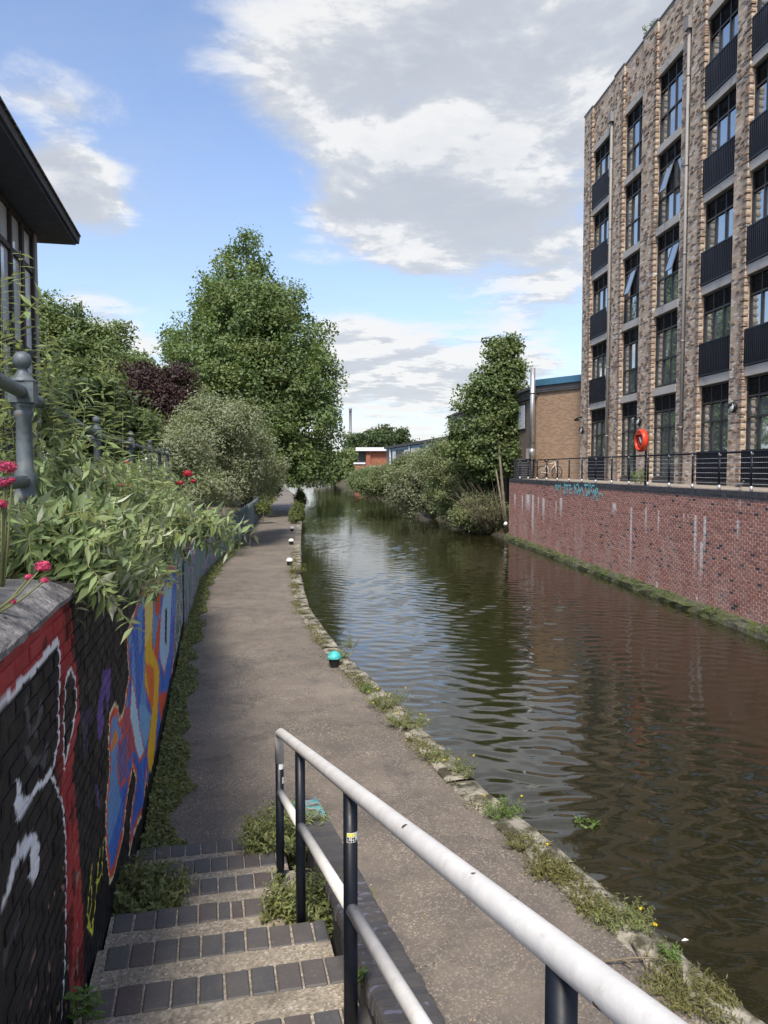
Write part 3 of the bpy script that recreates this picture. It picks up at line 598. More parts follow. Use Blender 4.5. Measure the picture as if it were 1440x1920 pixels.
def paint(U, Z):
    U = np.asarray(U, float); Z = np.asarray(Z, float)
    wob = (vnoise(U, Z, 9, 1) - .5) * .03; U = U + wob; Z = Z + (vnoise(U, Z, 9, 2) - .5) * .03
    n1 = vnoise(U, Z, 3.1, 3); C = np.zeros(U.shape + (3,)); C[:] = (.012, .012, .015); C += (n1[..., None] - .5) * .012
    def put(mask, col): C[mask] = col
    A = lambda k: inpoly(U, Z, PW[k])
    pm = vnoise(U, Z, 4, 4)
    put(A('p1') & (pm > .3), (.10, .055, .20)); put(A('p2'), (.07, .045, .13)); put(A('p3') & (pm > .45), (.035, .028, .055))
    ra = A('redA'); C[ra] = np.stack([.26 + .10 * (n1[ra] - .5), .018 + .02 * n1[ra], .022 + .015 * n1[ra]], -1)
    dk = ra & (vnoise(U, Z, 6, 5) > .70); C[dk] = C[dk] * .35
    for k in ('g1', 'g2', 'g3'): put(dseg(U, Z, PW[k], False) < .022, (.055, .055, .058))
    put(A('w5'), (.012, .012, .014)); put(dseg(U, Z, PW['w5']) < .011, (.62, .62, .64))
    put(dseg(U, Z, PW['w1'], False) < .017, (.62, .63, .66)); put(A('w2'), (.66, .66, .69)); put(dseg(U, Z, PW['w3'], False) < .010, (.6, .6, .62)); put(A('w4'), (.62, .62, .66))
    pe = (U < 4.0) & (Z < 1.7) & (vnoise(U, Z, 22, 6) > .86); C[pe] = (.22, .13, .10)
    gr = (U > 12.6) & ~inpoly(U, Z, PW['B']); st = vnoise(U * 5, Z, 6, 7); C[gr] = np.where((st[gr] > .62)[:, None], (.42, .45, .43), np.where((st[gr] > .4)[:, None], (.05, .13, .10), (.03, .06, .055)))
    Bm = A('B'); d = dseg(U, Z, PW['B']); C[Bm] = np.where((n1[Bm] > .55)[:, None], (.045, .13, .42), (.03, .10, .36))
    up = Bm & (Z > 1.05); C[up] = np.where((n1[up] > .5)[:, None], (.11, .23, .42), (.05, .12, .38))
    red = (.50, .07, .03)
    for k, c_ in (('r3', (.33, .07, .10)), ('b2', (.13, .10, .22)), ('l3', (.14, .30, .47)), ('r1', red), ('r4', red), ('y1', (.72, .36, .02)), ('r5', (.55, .13, .03)), ('l1', (.36, .52, .62)), ('l2', (.28, .43, .55)), ('r2', red), ('o1', (.58, .20, .03)), ('k1', (.02, .02, .02)), ('k2', (.02, .02, .03))): put(A(k) & Bm, c_)
    yy = A('y1') & (Z > 1.75); put(yy, (.60, .47, .14))
    for k in ('l1', 'l2', 'b2', 'y1'): put(Bm & (dseg(U, Z, PW[k]) < .018), red)
    put(Bm & (d < .07), red); put(d < .014, (.62, .50, .33))
    put(dseg(U, Z, PW['ye'], False) < .009, (.68, .66, .06))
    far = (U > 16.2) ; s2 = vnoise(U * 4, Z * .8, 3, 8); C[far] = np.where((s2[far] > .62)[:, None], (.33, .34, .33), np.where((s2[far] > .4)[:, None], (.045, .12, .14), (.06, .05, .10)))
    low_ = (Z < .22 + .1 * n1) & (U > 5); C[low_] = (.014, .014, .013)
    lum = C.max(-1, keepdims=True); C = np.where(lum > .05, C * 1.45, C)
    return np.clip(C, 0, .85)
gw = thing('graffiti_wall', 'brick wall painted black with blue, orange and red graffiti along the left of the steps', 'wall', (WL0 + WLS * 6, 6, 0))
wn = Vector((1, -WLS, 0)).normalized(); wa = Vector((WLS, 1, 0)).normalized()
def WP(u, z, out=0): return Vector((WL0 + WLS * u, u, z)) + wn * out
WTOP, U0, U1 = 2.95, 1.6, 16.9
# mortar ground of the wall, painted over like the bricks
uu = np.concatenate([np.arange(U0, 8, .03), np.arange(8, U1 + .05, .06)]); zv = np.arange(-.1, WTOP + .02, .03)
UU, ZZ = np.meshgrid(uu, zv, indexing='ij'); Pm = np.stack([WL0 + WLS * UU - .007 * wn.x, UU - .007 * wn.y, ZZ], -1)
o = gridmesh('mortar_face', Pm, 'painted_brick', gw); colattr(o.data, paint(UU, ZZ).reshape(-1, 3) * .9)
mb = MB()
for a, c, zt in ((U0, 3.95, WTOP - .015), (3.95, U1, WTOP - .02)):
    q = [WP(a, 0, -.02), WP(c, 0, -.02), WP(c, 0, -.36), WP(a, 0, -.36)]; mb.prism([(p.x, p.y) for p in q], -.3, zt)
mb.build('wall_core', 'mortar_dark', gw)
def brickgrid(u0, u1, z0, z1, res):
    nu, nz = max(2, int((u1 - u0) / res) + 1), max(2, int((z1 - z0) / res) + 1); U, Z = np.meshgrid(np.linspace(u0, u1, nu), np.linspace(z0, z1, nz), indexing='ij')
    return U, Z
cand = []; r2 = random.Random(9)
for row in range(int((WTOP + .1) / .075)):
    z0 = -.1 + row * .075; u = U0 - (row % 2) * .115
    while u < U1:
        u2 = min(U1, u + .223); ua = max(U0, u)
        if u2 - ua > .05: cand.append((ua, u2 - .010, z0, z0 + .065, r2.uniform(-.002, .002), r2.uniform(-.002, .002)))
        u += .223
vis = lambda c: c[0] > 2.85 and c[3] > stairZ(c[0]) + .02
near = sorted([c for c in cand if vis(c)], key=lambda c: c[0])[:300]; ns = set(near)
def brick_arrays(c, res):
    U, Z = brickgrid(c[0], c[1], c[2], c[3], res); nu, nz = U.shape; out = np.full(U.shape, c[4]); out += c[5] * (U - U.mean()) / .12
    out[0, :] -= .003; out[-1, :] -= .003; out[:, 0] -= .003; out[:, -1] -= .003
    V = np.stack([WL0 + WLS * U + wn.x * out, U + wn.y * out, Z], -1); idx = np.arange(nu * nz).reshape(nu, nz)
    Fq = np.stack([idx[:-1, :-1], idx[1:, :-1], idx[1:, 1:], idx[:-1, 1:]], -1).reshape(-1, 4)
    # rim going back into the joint
    rim = np.concatenate([idx[:, 0], idx[-1, 1:], idx[-2::-1, -1], idx[0, -2:0:-1]]); k = len(rim); Vf = V.reshape(-1, 3); back = Vf[rim] - np.array(wn) * .016; b0 = len(Vf)
    Fr = np.array([(rim[(i + 1) % k], rim[i], b0 + i, b0 + (i + 1) % k) for i in range(k)])
    Cc = paint(U, Z).reshape(-1, 3); return np.concatenate([Vf, back]), np.concatenate([Fq, Fr]), np.concatenate([Cc, Cc[rim] * .8])
goff = np.array(LOC[gw])
for c in near:
    V, Fq, Cc = brick_arrays(c, .012); me = fastmesh('brick', V - goff, Fq); colattr(me, Cc); link('brick', me, 'painted_brick', gw)
Vs, Fs, Cs, nb_ = [], [], [], 0
for c in cand:
    if c in ns or c[0] < 2.6: continue
    V, Fq, Cc = brick_arrays(c, .019 if c[0] < 8 else .032); Vs.append(V); Fs.append(Fq + nb_); Cs.append(Cc); nb_ += len(V)
me = fastmesh('painted_brickwork', np.concatenate(Vs) - goff, np.concatenate(Fs)); colattr(me, np.concatenate(Cs)); setp(link('painted_brickwork', me, 'painted_brick', gw), kind='stuff')
# stone coping on the near stretch: blocks with a weathered slope to the path
for u0, u1 in ((1.5, 2.15), (2.16, 3.02), (3.03, 3.95)):
    P = []; rs = random.Random(int(u0 * 10))
    for i in range(9):
        u = u0 + (u1 - u0) * i / 8
        P.append([tuple(WP(u, z + rs.uniform(-.006, .006), o_ + rs.uniform(-.006, .006))) for o_, z in ((.004, WTOP - .012), (.006, WTOP + .012), (-.012, WTOP + .024), (-.10, WTOP + .072), (-.2, WTOP + .085), (-.42, WTOP + .09), (-.44, WTOP - .01))])
    a, z_ = P[0], P[-1]; o = gridmesh('coping_block', P, 'wall_coping', gw)
    mbc = MB(); mbc._add(z_, [tuple(range(7))]); mbc._add(a, [tuple(range(7))[::-1]]); mbc.build('coping_end', 'wall_coping', o)
mb = MB(lambda u, n, z: tuple(WP(u, z, n))); mb.box(3.97, U1, -.38, .012, WTOP, WTOP + .05); mb.build('far_coping', 'mortar_dark', gw)

# ---- painted board fence further along
fy = [17.0]
while fy[-1] < 71: fy.append(fy[-1] + .19)
fence = thing('board_fence', 'weathered painted board fence along the towpath under the bushes', 'fence', (wallX(40), 40, 0))
fr = random.Random(21); fm = []
for j in range(6):
    h = 1.5 + fr.uniform(-.05, .05); q = MB(); q.box(-.013, .013, -.085, .085, -.1, h); me = bpy.data.meshes.new('board'); me.from_pydata(q.v, [], q.f); me.update(); fm.append(me)
for y in fy:
    o = link('board', fr.choice(fm), 'fence_board', fence, (wallX(y) + .03 + fr.uniform(-.012, .012), y, 0)); o.rotation_euler = (fr.uniform(-.02, .02), fr.uniform(-.02, .02), math.atan(-(wallX(y + .5) - wallX(y - .5))) )
for y in np.arange(17.1, 71, 2.6): MB().box(wallX(y) - .09, wallX(y) - .0, y - .05, y + .05, -.1, 1.55).build('fence_post', 'timber_dark', fence)
mb = MB()
for z in (.35, 1.2):
    ypts = np.arange(17.1, 71, 2.6); mb.tube([(wallX(y) - .03, y, z) for y in ypts], .035, 4, smooth=False)
mb.build('fence_rail', 'timber_dark', fence)

# ---- cast-iron railing on top of the left wall
rails = thing('iron_railing', 'grey cast-iron railing with ball-topped posts above the graffiti wall', 'railing', (-2.33, 5, 2.7))
RP = [(-1.25, 1.2), (-2.33, 5.0), (-4.13, 11.1), (-5.15, 15.7), (-6.16, 20.3), (-6.98, 24.0), (-7.75, 27.6), (-8.4, 31)]
for i, (x, y) in enumerate(RP):
    z0 = 2.6 if y < 16 else bz(y) + .2
    prof = [(.085, z0), (.085, 2.95), (.06, 3.0), (.056, 3.38), (.075, 3.40), (.075, 3.43), (.062, 3.45), (.066, 3.47), (.066, 3.57), (.052, 3.60), (.048, 3.92), (.060, 3.94), (.060, 3.965), (.050, 3.98), (.072, 4.0), (.072, 4.02)]
    ip = MB().lathe((x, y, 0), prof, 16).build('post', 'grey_iron', rails)
    mb = MB(); a = math.atan2(1, -.24); T = Matrix.Rotation(a - math.pi / 2, 3, 'Z')
    mb.T = lambda p, q, r_: tuple(T @ Vector((p, q, 0)) + Vector((x, y, r_))); mb.box(-.075, .075, -.075, .075, 4.02, 4.15); mb.build('collar', 'grey_iron', ip)
    mb = MB().lathe((x, y, 0), [(.080, 4.15), (.080, 4.165), (.060, 4.185), (.038, 4.215), (.030, 4.238), (.042, 4.25), (.054, 4.268), (.058, 4.292), (.054, 4.318), (.040, 4.338), (.018, 4.349), (.004, 4.352)], 18)
    mb.build('finial', 'grey_iron', ip)
for (xa, ya), (xb, yb) in zip(RP[:-1], RP[1:]):
    for z, r_ in ((4.085, .040), (3.515, .040)): MB().tube([(xa, ya, z), (xb, yb, z)], r_, 14).build('rail', 'grey_iron', rails)

# ================================================================== CANAL WALL (right)
cw = thing('canal_wall', 'tall red brick canal wall with lime streaks and turquoise graffiti below the apartment terrace', 'wall', (8.2, 25, -.3))
cwn = Vector((-1, -.08, 0)).normalized()
def CW(s, n, z): p = Vector((10.2 - .08 * s, s, z)) + cwn * n; return tuple(p)
mb = MB(CW); mb.box(-5, 42, -.5, -.004, -1.2, 2.84); mb.build('mortar_core', 'mortar_pale', cw)
rb = random.Random(4); TONES = [(.40, .165, .11), (.44, .19, .13), (.37, .15, .105), (.47, .215, .155), (.415, .175, .12), (.32, .13, .098), (.45, .20, .142)]
shared = []
for c_ in TONES + [(.06, .045, .048)]:
    q = MB(); q.v = []; q._add([(a, .0, c2) for a, c2 in ((-.0985, -.0295), (.0985, -.0295), (.0985, .0295), (-.0985, .0295))] + [(a, -.014, c2) for a, c2 in ((-.1, -.031), (.1, -.031), (.1, .031), (-.1, .031))], [(0, 1, 2, 3), (4, 5, 1, 0), (5, 6, 2, 1), (6, 7, 3, 2), (7, 4, 0, 3)])
    me = bpy.data.meshes.new('brick'); me.from_pydata([(p[0], p[1], p[2]) for p in q.v], [], q.f); me.update(); colattr(me, np.array([c_] * 8)); shared.append(me)
rotb = math.atan2(-.08, -1) ; count = 0; BV, BF, BC = [], [], []
Mw = Matrix((Vector((-.08, 1, 0)).normalized(), cwn, Vector((0, 0, 1)))).transposed(); ew = Mw.to_euler()
for row in range(40):
    z = -.13 + row * .0745 + .034
    for k in range(210):
        s = 41.9 - (row % 2) * .113 - k * .226
        if s < 3: break
        ti = rb.randrange(7); 
        if rb.random() < .035: ti = 7
        elif row % 6 == 5 and rb.random() < .4: ti = 5
        jit = rb.uniform(-.002, .004)
        if 17.55 < s < 19.3 and count < 300:
            o = link('brick', shared[ti], 'red_brick', cw, CW(s, jit, z)); o.rotation_euler = ew; count += 1
        else:
            b0 = len(BV); hs = .0985
            for a, n_, c2 in ((-hs, 0, -.0295), (hs, 0, -.0295), (hs, 0, .0295), (-hs, 0, .0295), (-hs, -.014, -.031), (hs, -.014, -.031), (hs, -.014, .031), (-hs, -.014, .031)):
                BV.append(CW(s - a, n_ + jit, z + c2)); BC.append((shared and (TONES + [(.06, .045, .048)])[ti]))
            BF += [(b0, b0 + 1, b0 + 2, b0 + 3), (b0 + 4, b0 + 5, b0 + 1, b0), (b0 + 5, b0 + 6, b0 + 2, b0 + 1), (b0 + 6, b0 + 7, b0 + 3, b0 + 2), (b0 + 7, b0 + 4, b0, b0 + 3)]
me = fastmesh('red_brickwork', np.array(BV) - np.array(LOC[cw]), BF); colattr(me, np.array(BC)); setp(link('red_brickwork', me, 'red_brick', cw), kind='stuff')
mb = MB(CW); mb.box(-5, 41.98, -.49, .004, 2.84, 3.035); mb.build('coping_bed', 'mortar_pale', cw)
mb = MB(CW); s = 41.95
while s > 8:
    mb.box(s - .064, s, -.22, .018 + rb.uniform(-.003, .003), 2.935, 3.046); s -= .0745
s = 41.95
while s > 8:
    mb.box(s - .215, s, -.2, .012 + rb.uniform(-.003, .003), 2.852, 2.925); s -= .226
mb.build('blue_brick_coping', 'coping_brick', cw, kind='stuff')
P = []
for s in np.arange(4, 43, .35): P.append([CW(s, n_ + rb.uniform(-.04, .04), z_ + rb.uniform(-.03, .03)) for n_, z_ in ((-.02, .0), (.05, -.05), (.11, -.11), (.17, -.19), (.20, -.34), (.20, -.6))])
gridmesh('mossy_ledge', P, 'moss_ledge', cw)
# graffiti strokes: turquoise spray letters
LET = [[(150, 240), (180, 240), (190, 320), (160, 350), (150, 240)], [(205, 340), (210, 230), (235, 270), (265, 225), (270, 340)], [(350, 190), (345, 440)], [(352, 220), (400, 270), (390, 360), (350, 430)], [(390, 240), (470, 240)], [(430, 240), (425, 400)], [(500, 240), (478, 250), (474, 420), (505, 418)], [(476, 330), (508, 328)],
       [(590, 420), (570, 220), (635, 420)], [(612, 250), (650, 200), (682, 300), (655, 400), (615, 370), (612, 250)], [(690, 450), (687, 290), (722, 400), (748, 270), (782, 462)], [(800, 235), (870, 235)], [(825, 210), (855, 510), (882, 360), (915, 470), (905, 200)], [(935, 200), (938, 260)],
       [(1020, 250), (975, 240), (948, 330), (985, 410), (1040, 385), (1012, 352)], [(1012, 540), (1065, 310), (1105, 320), (1090, 390), (1045, 420), (1095, 580)], [(1130, 420), (1135, 440)], [(1160, 412), (1168, 432)], [(1208, 435), (1212, 470)]]
mb = MB()
for pl in LET:
    W_ = [at_canalwall(1030 + a / 12, 890 + c2 / 12) for a, c2 in pl]
    for (s0, z0), (s1, z1) in zip(W_[:-1], W_[1:]):
        L_ = math.hypot(s1 - s0, z1 - z0) + 1e-6; ds, dzz = (s1 - s0) / L_ * .030, (z1 - z0) / L_ * .030; off = .023
        mb.quad(CW(s0 - ds + dzz, off, z0 - dzz - ds), CW(s1 + ds + dzz, off, z1 + dzz - ds), CW(s1 + ds - dzz, off, z1 + dzz + ds), CW(s0 - ds - dzz, off, z0 - dzz + ds))
        mb.quad(CW(s0 + dzz * .3, off - .001, z0 - .12), CW(s0 - dzz * .3 + .012, off - .001, z0 - .12), CW(s0 + .012, off - .001, z0), CW(s0, off - .001, z0))
mb.build('spray_lettering', 'cyan_paint', cw)
# terrace
structure(MB(CW).box(-8, 42, -40, -.5, 1.0, 3.05).build('terrace', 'terrace_paving'))
# terrace railing: black posts on galvanised feet, wires
tr = thing('terrace_railing', 'black post and wire railing along the terrace edge', 'railing', CW(28, -.12, 3.05))
PY = [40.2, 38.6, 37.0, 35.4, 33.8, 32.2, 30.6, 29.05, 27.45, 25.9, 24.4, 22.9, 21.45, 20.0, 18.5, 17.0, 15.5]
for s in PY:
    p = MB().tube([CW(s, -.12, 3.16), CW(s, -.12, 3.94)], .03, 10).build('post', 'black_paint', tr)
    MB().tube([CW(s, -.12, 3.04), CW(s, -.12, 3.17)], .038, 10).build('foot', 'galvanised', p)
    MB().tube([CW(s, -.12, 3.93), CW(s, -.12, 4.0)], .034, 10).build('bracket', 'galvanised', p)
MB().tube([CW(s, -.12, 4.0) for s in (41.2, 30, 15)], .027, 10).build('top_rail', 'black_paint', tr)
for z in (3.22, 3.35, 3.48, 3.61, 3.74, 3.86): MB().tube([CW(41.2, -.12, z), CW(28, -.12, z), CW(15, -.12, z)], .0055, 6).build('wire', 'galvanised', tr)
MB().tube([CW(41.2, -.12, 4.0), CW(41.2, -1.4, 4.0), CW(40.8, -2.6, 4.0)], .025, 8).build('return_rail', 'black_paint', tr)

# ================================================================== APARTMENT BLOCK
apt = thing('apartment_block', 'five-storey mottled brick apartment block with black balconies beside the canal', 'building', (10, 28, 3.05))
an = Vector((-1, -.08, 0)).normalized()
def AP(s, n, z): p = Vector((12.6 - .08 * s, s, z)) + an * n; return tuple(p)
ZB, ZT = 3.05, 20.3
BANDS = [(6.35, 6.63), (9.35, 9.63), (12.35, 12.63), (15.35, 15.63), (18.23, 18.5)]
BAYS = [(34.62, 36.62, 'j'), (30.95, 32.88, 'w'), (27.75, 29.70, 'w'), (24.0, 26.02, 'j'), (21.25, 23.25, 'j'), (16.6, 18.6, 'j')]
PIERS = [(36.62, 37.7), (32.88, 33.9), (29.70, 30.95), (26.02, 26.95), (23.25, 24.0), (20.3, 21.25), (14.5, 16.6)]
STRIPS = [(33.9, 34.62), (26.95, 27.75), (18.6, 20.3)]
pb = random.Random(13); mb_pr = MB(AP)
for s0, s1 in PIERS:
    MB(AP).box(s0, s1, -.7, 0, ZB, ZT).build('pier', 'apt_brick', apt)
    row = 0; z = 3.2
    while z < ZT - .3:
        s = s0 + .02 + (row % 2) * .11
        while s < s1 - .2:
            if pb.random() < .13: mb_pr.box(s, s + .205, -.01, .028, z, z + .064)
            s += .226
        if row % 3 == 0 or pb.random() < .12: mb_pr.box(s0 - .024, s0 + .19, -.12, .030, z, z + .064)
        row += 1; z += .075
mb_pr.build('projecting_brick', 'proud_brick', apt, kind='stuff')
for s0, s1 in STRIPS: MB(AP).box(s0, s1, -.7, -.08, ZB, ZT).build('wall_strip', 'apt_brick', apt)
for s0, s1, k in BAYS: MB(AP).box(s0, s1, -.7, -.08, 18.5, ZT).build('parapet_panel', 'apt_brick', apt)
mb_pr = MB(AP)
for s0, s1 in [(a, c) for a, c in STRIPS]: 
    z = 3.2; row = 0
    while z < ZT - .2:
        s = s0 + .02 + (row % 2) * .11
        while s < s1 - .2:
            if pb.random() < .12: mb_pr.box(s, s + .205, -.12, -.055, z, z + .064)
            s += .226
        z += .075; row += 1
for s0, s1, k in BAYS:
    z = 18.6; row = 0
    while z < ZT - .2:
        s = s0 + .02 + (row % 2) * .11
        while s < s1 - .2:
            if pb.random() < .14: mb_pr.box(s, s + .205, -.12, -.055, z, z + .064)
            s += .226
        z += .075; row += 1
mb_pr.build('projecting_brick', 'proud_brick', apt, kind='stuff')
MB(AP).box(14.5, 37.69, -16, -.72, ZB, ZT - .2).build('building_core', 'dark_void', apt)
MB(AP).box(37.40, 37.72, -16, -.71, ZB, ZT - .1).build('end_wall', 'apt_brick', apt)
for s0, s1, n_ in [(a, c, .03) for a, c in PIERS] + [(a, c, -.05) for a, c in STRIPS] + [(a, c, -.05) for a, c, k in BAYS]:
    MB(AP).box(s0 - (.028 if n_ > 0 else -.03), s1 + (.028 if n_ > 0 else -.03), -.75, n_, ZT, ZT + .07).build('parapet_cap', 'cap_metal', apt)
gi = random.Random(2); tilts = {(2, 3): 1, (1, 2): 1, (2, 2): 2}
for bi, (s0, s1, kind) in enumerate(BAYS):
    for fi in range(5):
        zf = 3.22 if fi == 0 else BANDS[fi - 1][1]; zt = BANDS[fi][0]
        MB(AP).box(s0 + .002, s1 - .002, -.6, -.055, BANDS[fi][0], BANDS[fi][1]).build('concrete_band', 'concrete_band', apt)
        cols = [s1 - .06, s1 - .62, s1 - 1.26, s0 + .06]            # far to near
        zl = zt - .60; G0, G1 = -.25, -.19; mb = MB(AP)
        mb.box(s0 + .002, s1 - .002, G0 - .04, G1 + .03, zf + .0, zf + .07); mb.box(s0 + .002, s1 - .002, G0 - .04, G1 + .03, zt - .06, zt - .002); mb.box(s0 + .06, s1 - .06, G0 - .03, G1 + .02, zl - .03, zl + .03)
        mb.box(s1 - .062, s1 - .002, G0 - .04, G1 + .03, zf + .07, zt - .06); mb.box(s0 + .002, s0 + .062, G0 - .04, G1 + .03, zf + .07, zt - .06)
        mids = [zf + .07, zl - .03]
        if kind == 'w' and fi > 0: mids.insert(1, zf + 1.05)
        elif fi == 0: mids.insert(1, zl - .62)
        for c in cols[1:3]: mb.box(c - .028, c + .028, G0 - .03, G1 + .022, zf + .07, zl - .03); mb.box(c - .018, c + .018, G0 - .03, G1 + .012, zl + .03, zt - .06)
        if len(mids) == 3: mb.box(s0 + .062, s1 - .062, G0 - .03, G1 + .018, mids[1] - .03, mids[1] + .03)
        win = mb.build('window', 'frame_metal', apt)
        ml = MB(AP)
        for k in range(9):
            zz_ = zl + .045 + k * .055; ml._add([(s0 + .062, G0 + .06, zz_), (s1 - .062, G0 + .06, zz_), (s1 - .062, G0, zz_ + .045), (s0 + .062, G0, zz_ + .045)], [(0, 1, 2, 3)]); ml._add([(s0 + .062, G0 + .06, zz_ - .006), (s1 - .062, G0 + .06, zz_ - .006), (s1 - .062, G0 + .06, zz_), (s0 + .062, G0 + .06, zz_)], [(0, 1, 2, 3)])
        ml.build('louvre', 'frame_metal', win)
        for ri in range(len(mids) - 1):
            for ci in range(3):
                a, c = cols[ci + 1] + .03, cols[ci] - .03 if ci else cols[ci]
                z0, z1 = mids[ri] + .03, mids[ri + 1] - .03
                tw = gi.uniform(-.010, .010); tv = gi.uniform(-.012, .012); tl = 0
                if (bi, fi) in tilts and ci == tilts[(bi, fi)] and ri == len(mids) - 2: tl = .30
                mb = MB(AP)
                if tl:
                    mb._add([(a, G1 + .03 + tl, z0), (c, G1 + .03 + tl, z0), (c, G1 + .03, z1), (a, G1 + .03, z1)], [(0, 1, 2, 3)]); mb.build('pane', 'glass', win)
                    mf = MB(AP); mf.tube([(a, G1 + .035 + tl, z0), (c, G1 + .035 + tl, z0), (c, G1 + .035, z1), (a, G1 + .035, z1), (a, G1 + .035 + tl, z0)], .022, 4, smooth=False); mf.build('open_sash', 'frame_metal', win)
                    MB(AP).quad((a, G0 + .005, z0), (c, G0 + .005, z0), (c, G0 + .005, z1), (a, G0 + .005, z1)).build('dark_opening', 'dark_void', win); continue
                mb._add([(a, G0 + .03 + tw, z0), (c, G0 + .03 - tw, z0), (c, G0 + .03 - tw + tv, z1), (a, G0 + .03 + tw + tv, z1)], [(0, 1, 2, 3)])
                mb.build('pane', 'glass', win)
        if kind == 'j':
            zb0, zb1 = (zf + .03, zf + 1.12) if fi else (3.16, 4.16)
            mb = MB(AP); mb.box(s0 + .004, s1 - .004, -.06, -.015, zb1 - .04, zb1); mb.box(s0 + .004, s1 - .004, -.06, -.015, zb0, zb0 + .04)
            n_ = 19
            for k in range(n_ + 1):
                ss = s0 + .02 + (s1 - s0 - .04) * k / n_; mb.box(ss - .010, ss + .010, -.062, -.012, zb0 + .04, zb1 - .04)
            mb.build('balcony_rail', 'balcony_metal', apt)
    MB(AP).box(s0 + .002, s1 - .002, -.6, -.1, ZB + .004, 3.22).build('door_sill', 'dark_fascia', apt)
for s in (34.2, 27.15):
    pp = MB().tube([AP(s, .0, 3.12), AP(s, .0, 18.6)], .055, 12).build('downpipe', 'pipe_grey', apt)
    MB(AP).box(s - .16, s + .16, -.078, .12, 18.55, 18.95).build('hopper', 'pipe_grey', pp)
    for z in (5, 8, 11, 14, 17): MB().tube([AP(s, .0, z), AP(s, .0, z + .07)], .066, 12).build('pipe_collar', 'pipe_grey', pp)
# bulkhead lamps on piers
for (px, py, s, lab) in ((1372, 764, 23.6, 'round bulkhead lamp on the pier nearest the right edge'), (1199, 790, 30.6, 'round bulkhead lamp on the pier above the red lifebuoy'), (1090, 807, 37.3, 'round bulkhead lamp on the far corner pier of the apartment block')):
    z = at_y(px, py, s).z; T_ = lambda p, q, r_: AP(s + p, .04 + r_, z + q)
    lt = thing('bulkhead_lamp', lab, 'lamp', AP(s, .03, z), 'wall lamps on the apartment piers')
    mb = MB(T_); mb.lathe((0, 0, 0), [(.17, .0), (.17, .05), (.155, .08), (.12, .085)], 20); mb.build('lamp_body', 'lamp_black', lt)
    mb = MB(T_); mb.lathe((0, 0, 0), [(.128, .083), (.12, .10), (.08, .115), (.02, .12)], 18); mb.build('lens', 'lamp_glass', lt)
    mb = MB(T_); q = [(.13 * math.cos(a), .13 * math.sin(a)) for a in np.linspace(-.3, math.pi - .6, 10)]; mb.prism(q, .10, .128); mb.build('hood', 'lamp_black', lt)
z = at_y(1089, 783, 37.4).z
cm = thing('security_camera', 'small dark camera bracket on the far corner pier of the apartment block', 'camera', AP(37.5, .02, z))
MB().tube([AP(37.5, .0, z), AP(37.5, .18, z + .02), AP(37.55, .28, z - .06)], .03, 8).build('bracket', 'lamp_black', cm); MB(AP).box(37.3, 37.62, .2, .34, z - .16, z - .05).build('camera_head', 'lamp_black', cm)
# lifebuoy housing on its post by the railing
s_l = 24.87; lz = at_y(1196, 826, s_l).z
lb = thing('lifebuoy_housing', 'bright red lifebuoy housing standing above the terrace railing', 'lifebuoy', CW(s_l, -.22, 3.05))
def LB(a, b_, c): return CW(s_l - a, -.05 + c, lz + b_)
def ringloft(secs, n=36):
    """secs: list of (rx, rz, depth) loops"""
    mb = MB(LB); vs = []; fs = []
    for rx, rzz, dpt in secs:
        for k in range(n):
            t_ = 2 * math.pi * k / n; vs.append((rx * math.cos(t_), rzz * math.sin(t_), dpt))
    for i in range(len(secs) - 1):
        for k in range(n): fs.append((i * n + k, i * n + (k + 1) % n, (i + 1) * n + (k + 1) % n, (i + 1) * n + k))
    mb._add(vs, fs, True); return mb
mb = ringloft([(.30, .30, -.14), (.345, .345, -.12), (.372, .372, -.06), (.372, .372, .02), (.352, .352, .06), (.31, .31, .075), (.275, .275, .06), (.262, .262, .0), (.26, .26, -.10)]); shell = mb.build('shell', 'red_housing', lb)
mb = ringloft([(.001, .001, -.135), (.31, .31, -.138)]); mb.build('back_plate', 'red_housing', lb)
mb = ringloft([(.001, .001, -.098), (.262, .262, -.099)]); mb.build('inner_plate', 'dark_void', lb)
mb = MB(LB); q = [(.315 * math.cos(a), .315 * math.sin(a)) for a in np.linspace(.62, math.pi - .62, 14)]; mb.prism(q, .035, .07); mb.build('hood_panel', 'red_housing', lb)
mb = ringloft([(.19 + .045 * math.cos(a), .19 + .045 * math.sin(a) * 0 + .045 * math.cos(a), -.045 + .05 * math.sin(a)) for a in np.linspace(0, 2 * math.pi, 11)]); mb.build('lifebuoy_ring', 'red_housing', lb)
MB(LB).tube([(-.09, .10, -.02), (.0, .09, .0), (.06, .0, .01), (.10, -.12, -.01)], [.03, .04, .035, .03], 8).build('rope_bag', 'white_plastic', lb)
MB().tube([CW(s_l, -.24, 3.04), CW(s_l, -.24, lz + .1)], .035, 10).build('mount_post', 'black_paint', lb)
# pigeon
pz = 3.05; pc = CW(19.55, -.42, pz)
pg = None
def PGT(a, b_, c): return (pc[0] + a * .25 + b_ * .97, pc[1] - a * .97 + b_ * .25, pc[2] + c)
secs = [(-.19, .075, .012, .008), (-.13, .085, .022, .014), (-.08, .10, .042, .034), (-.02, .118, .056, .052), (.04, .135, .055, .055), (.085, .155, .042, .042), (.105, .180, .028, .028), (.115, .205, .024, .024), (.128, .225, .024, .023), (.145, .226, .017, .016), (.158, .220, .006, .006), (.172, .214, .002, .002)]
mb = MB(PGT); vs = []; fs = []; n = 12
for x_, zc, ry, rz_ in secs:
    for k in range(n): t_ = 2 * math.pi * k / n; vs.append((x_, ry * math.cos(t_), zc + rz_ * math.sin(t_)))
for i in range(len(secs) - 1):
    for k in range(n): fs.append((i * n + k, i * n + (k + 1) % n, (i + 1) * n + (k + 1) % n, (i + 1) * n + k))
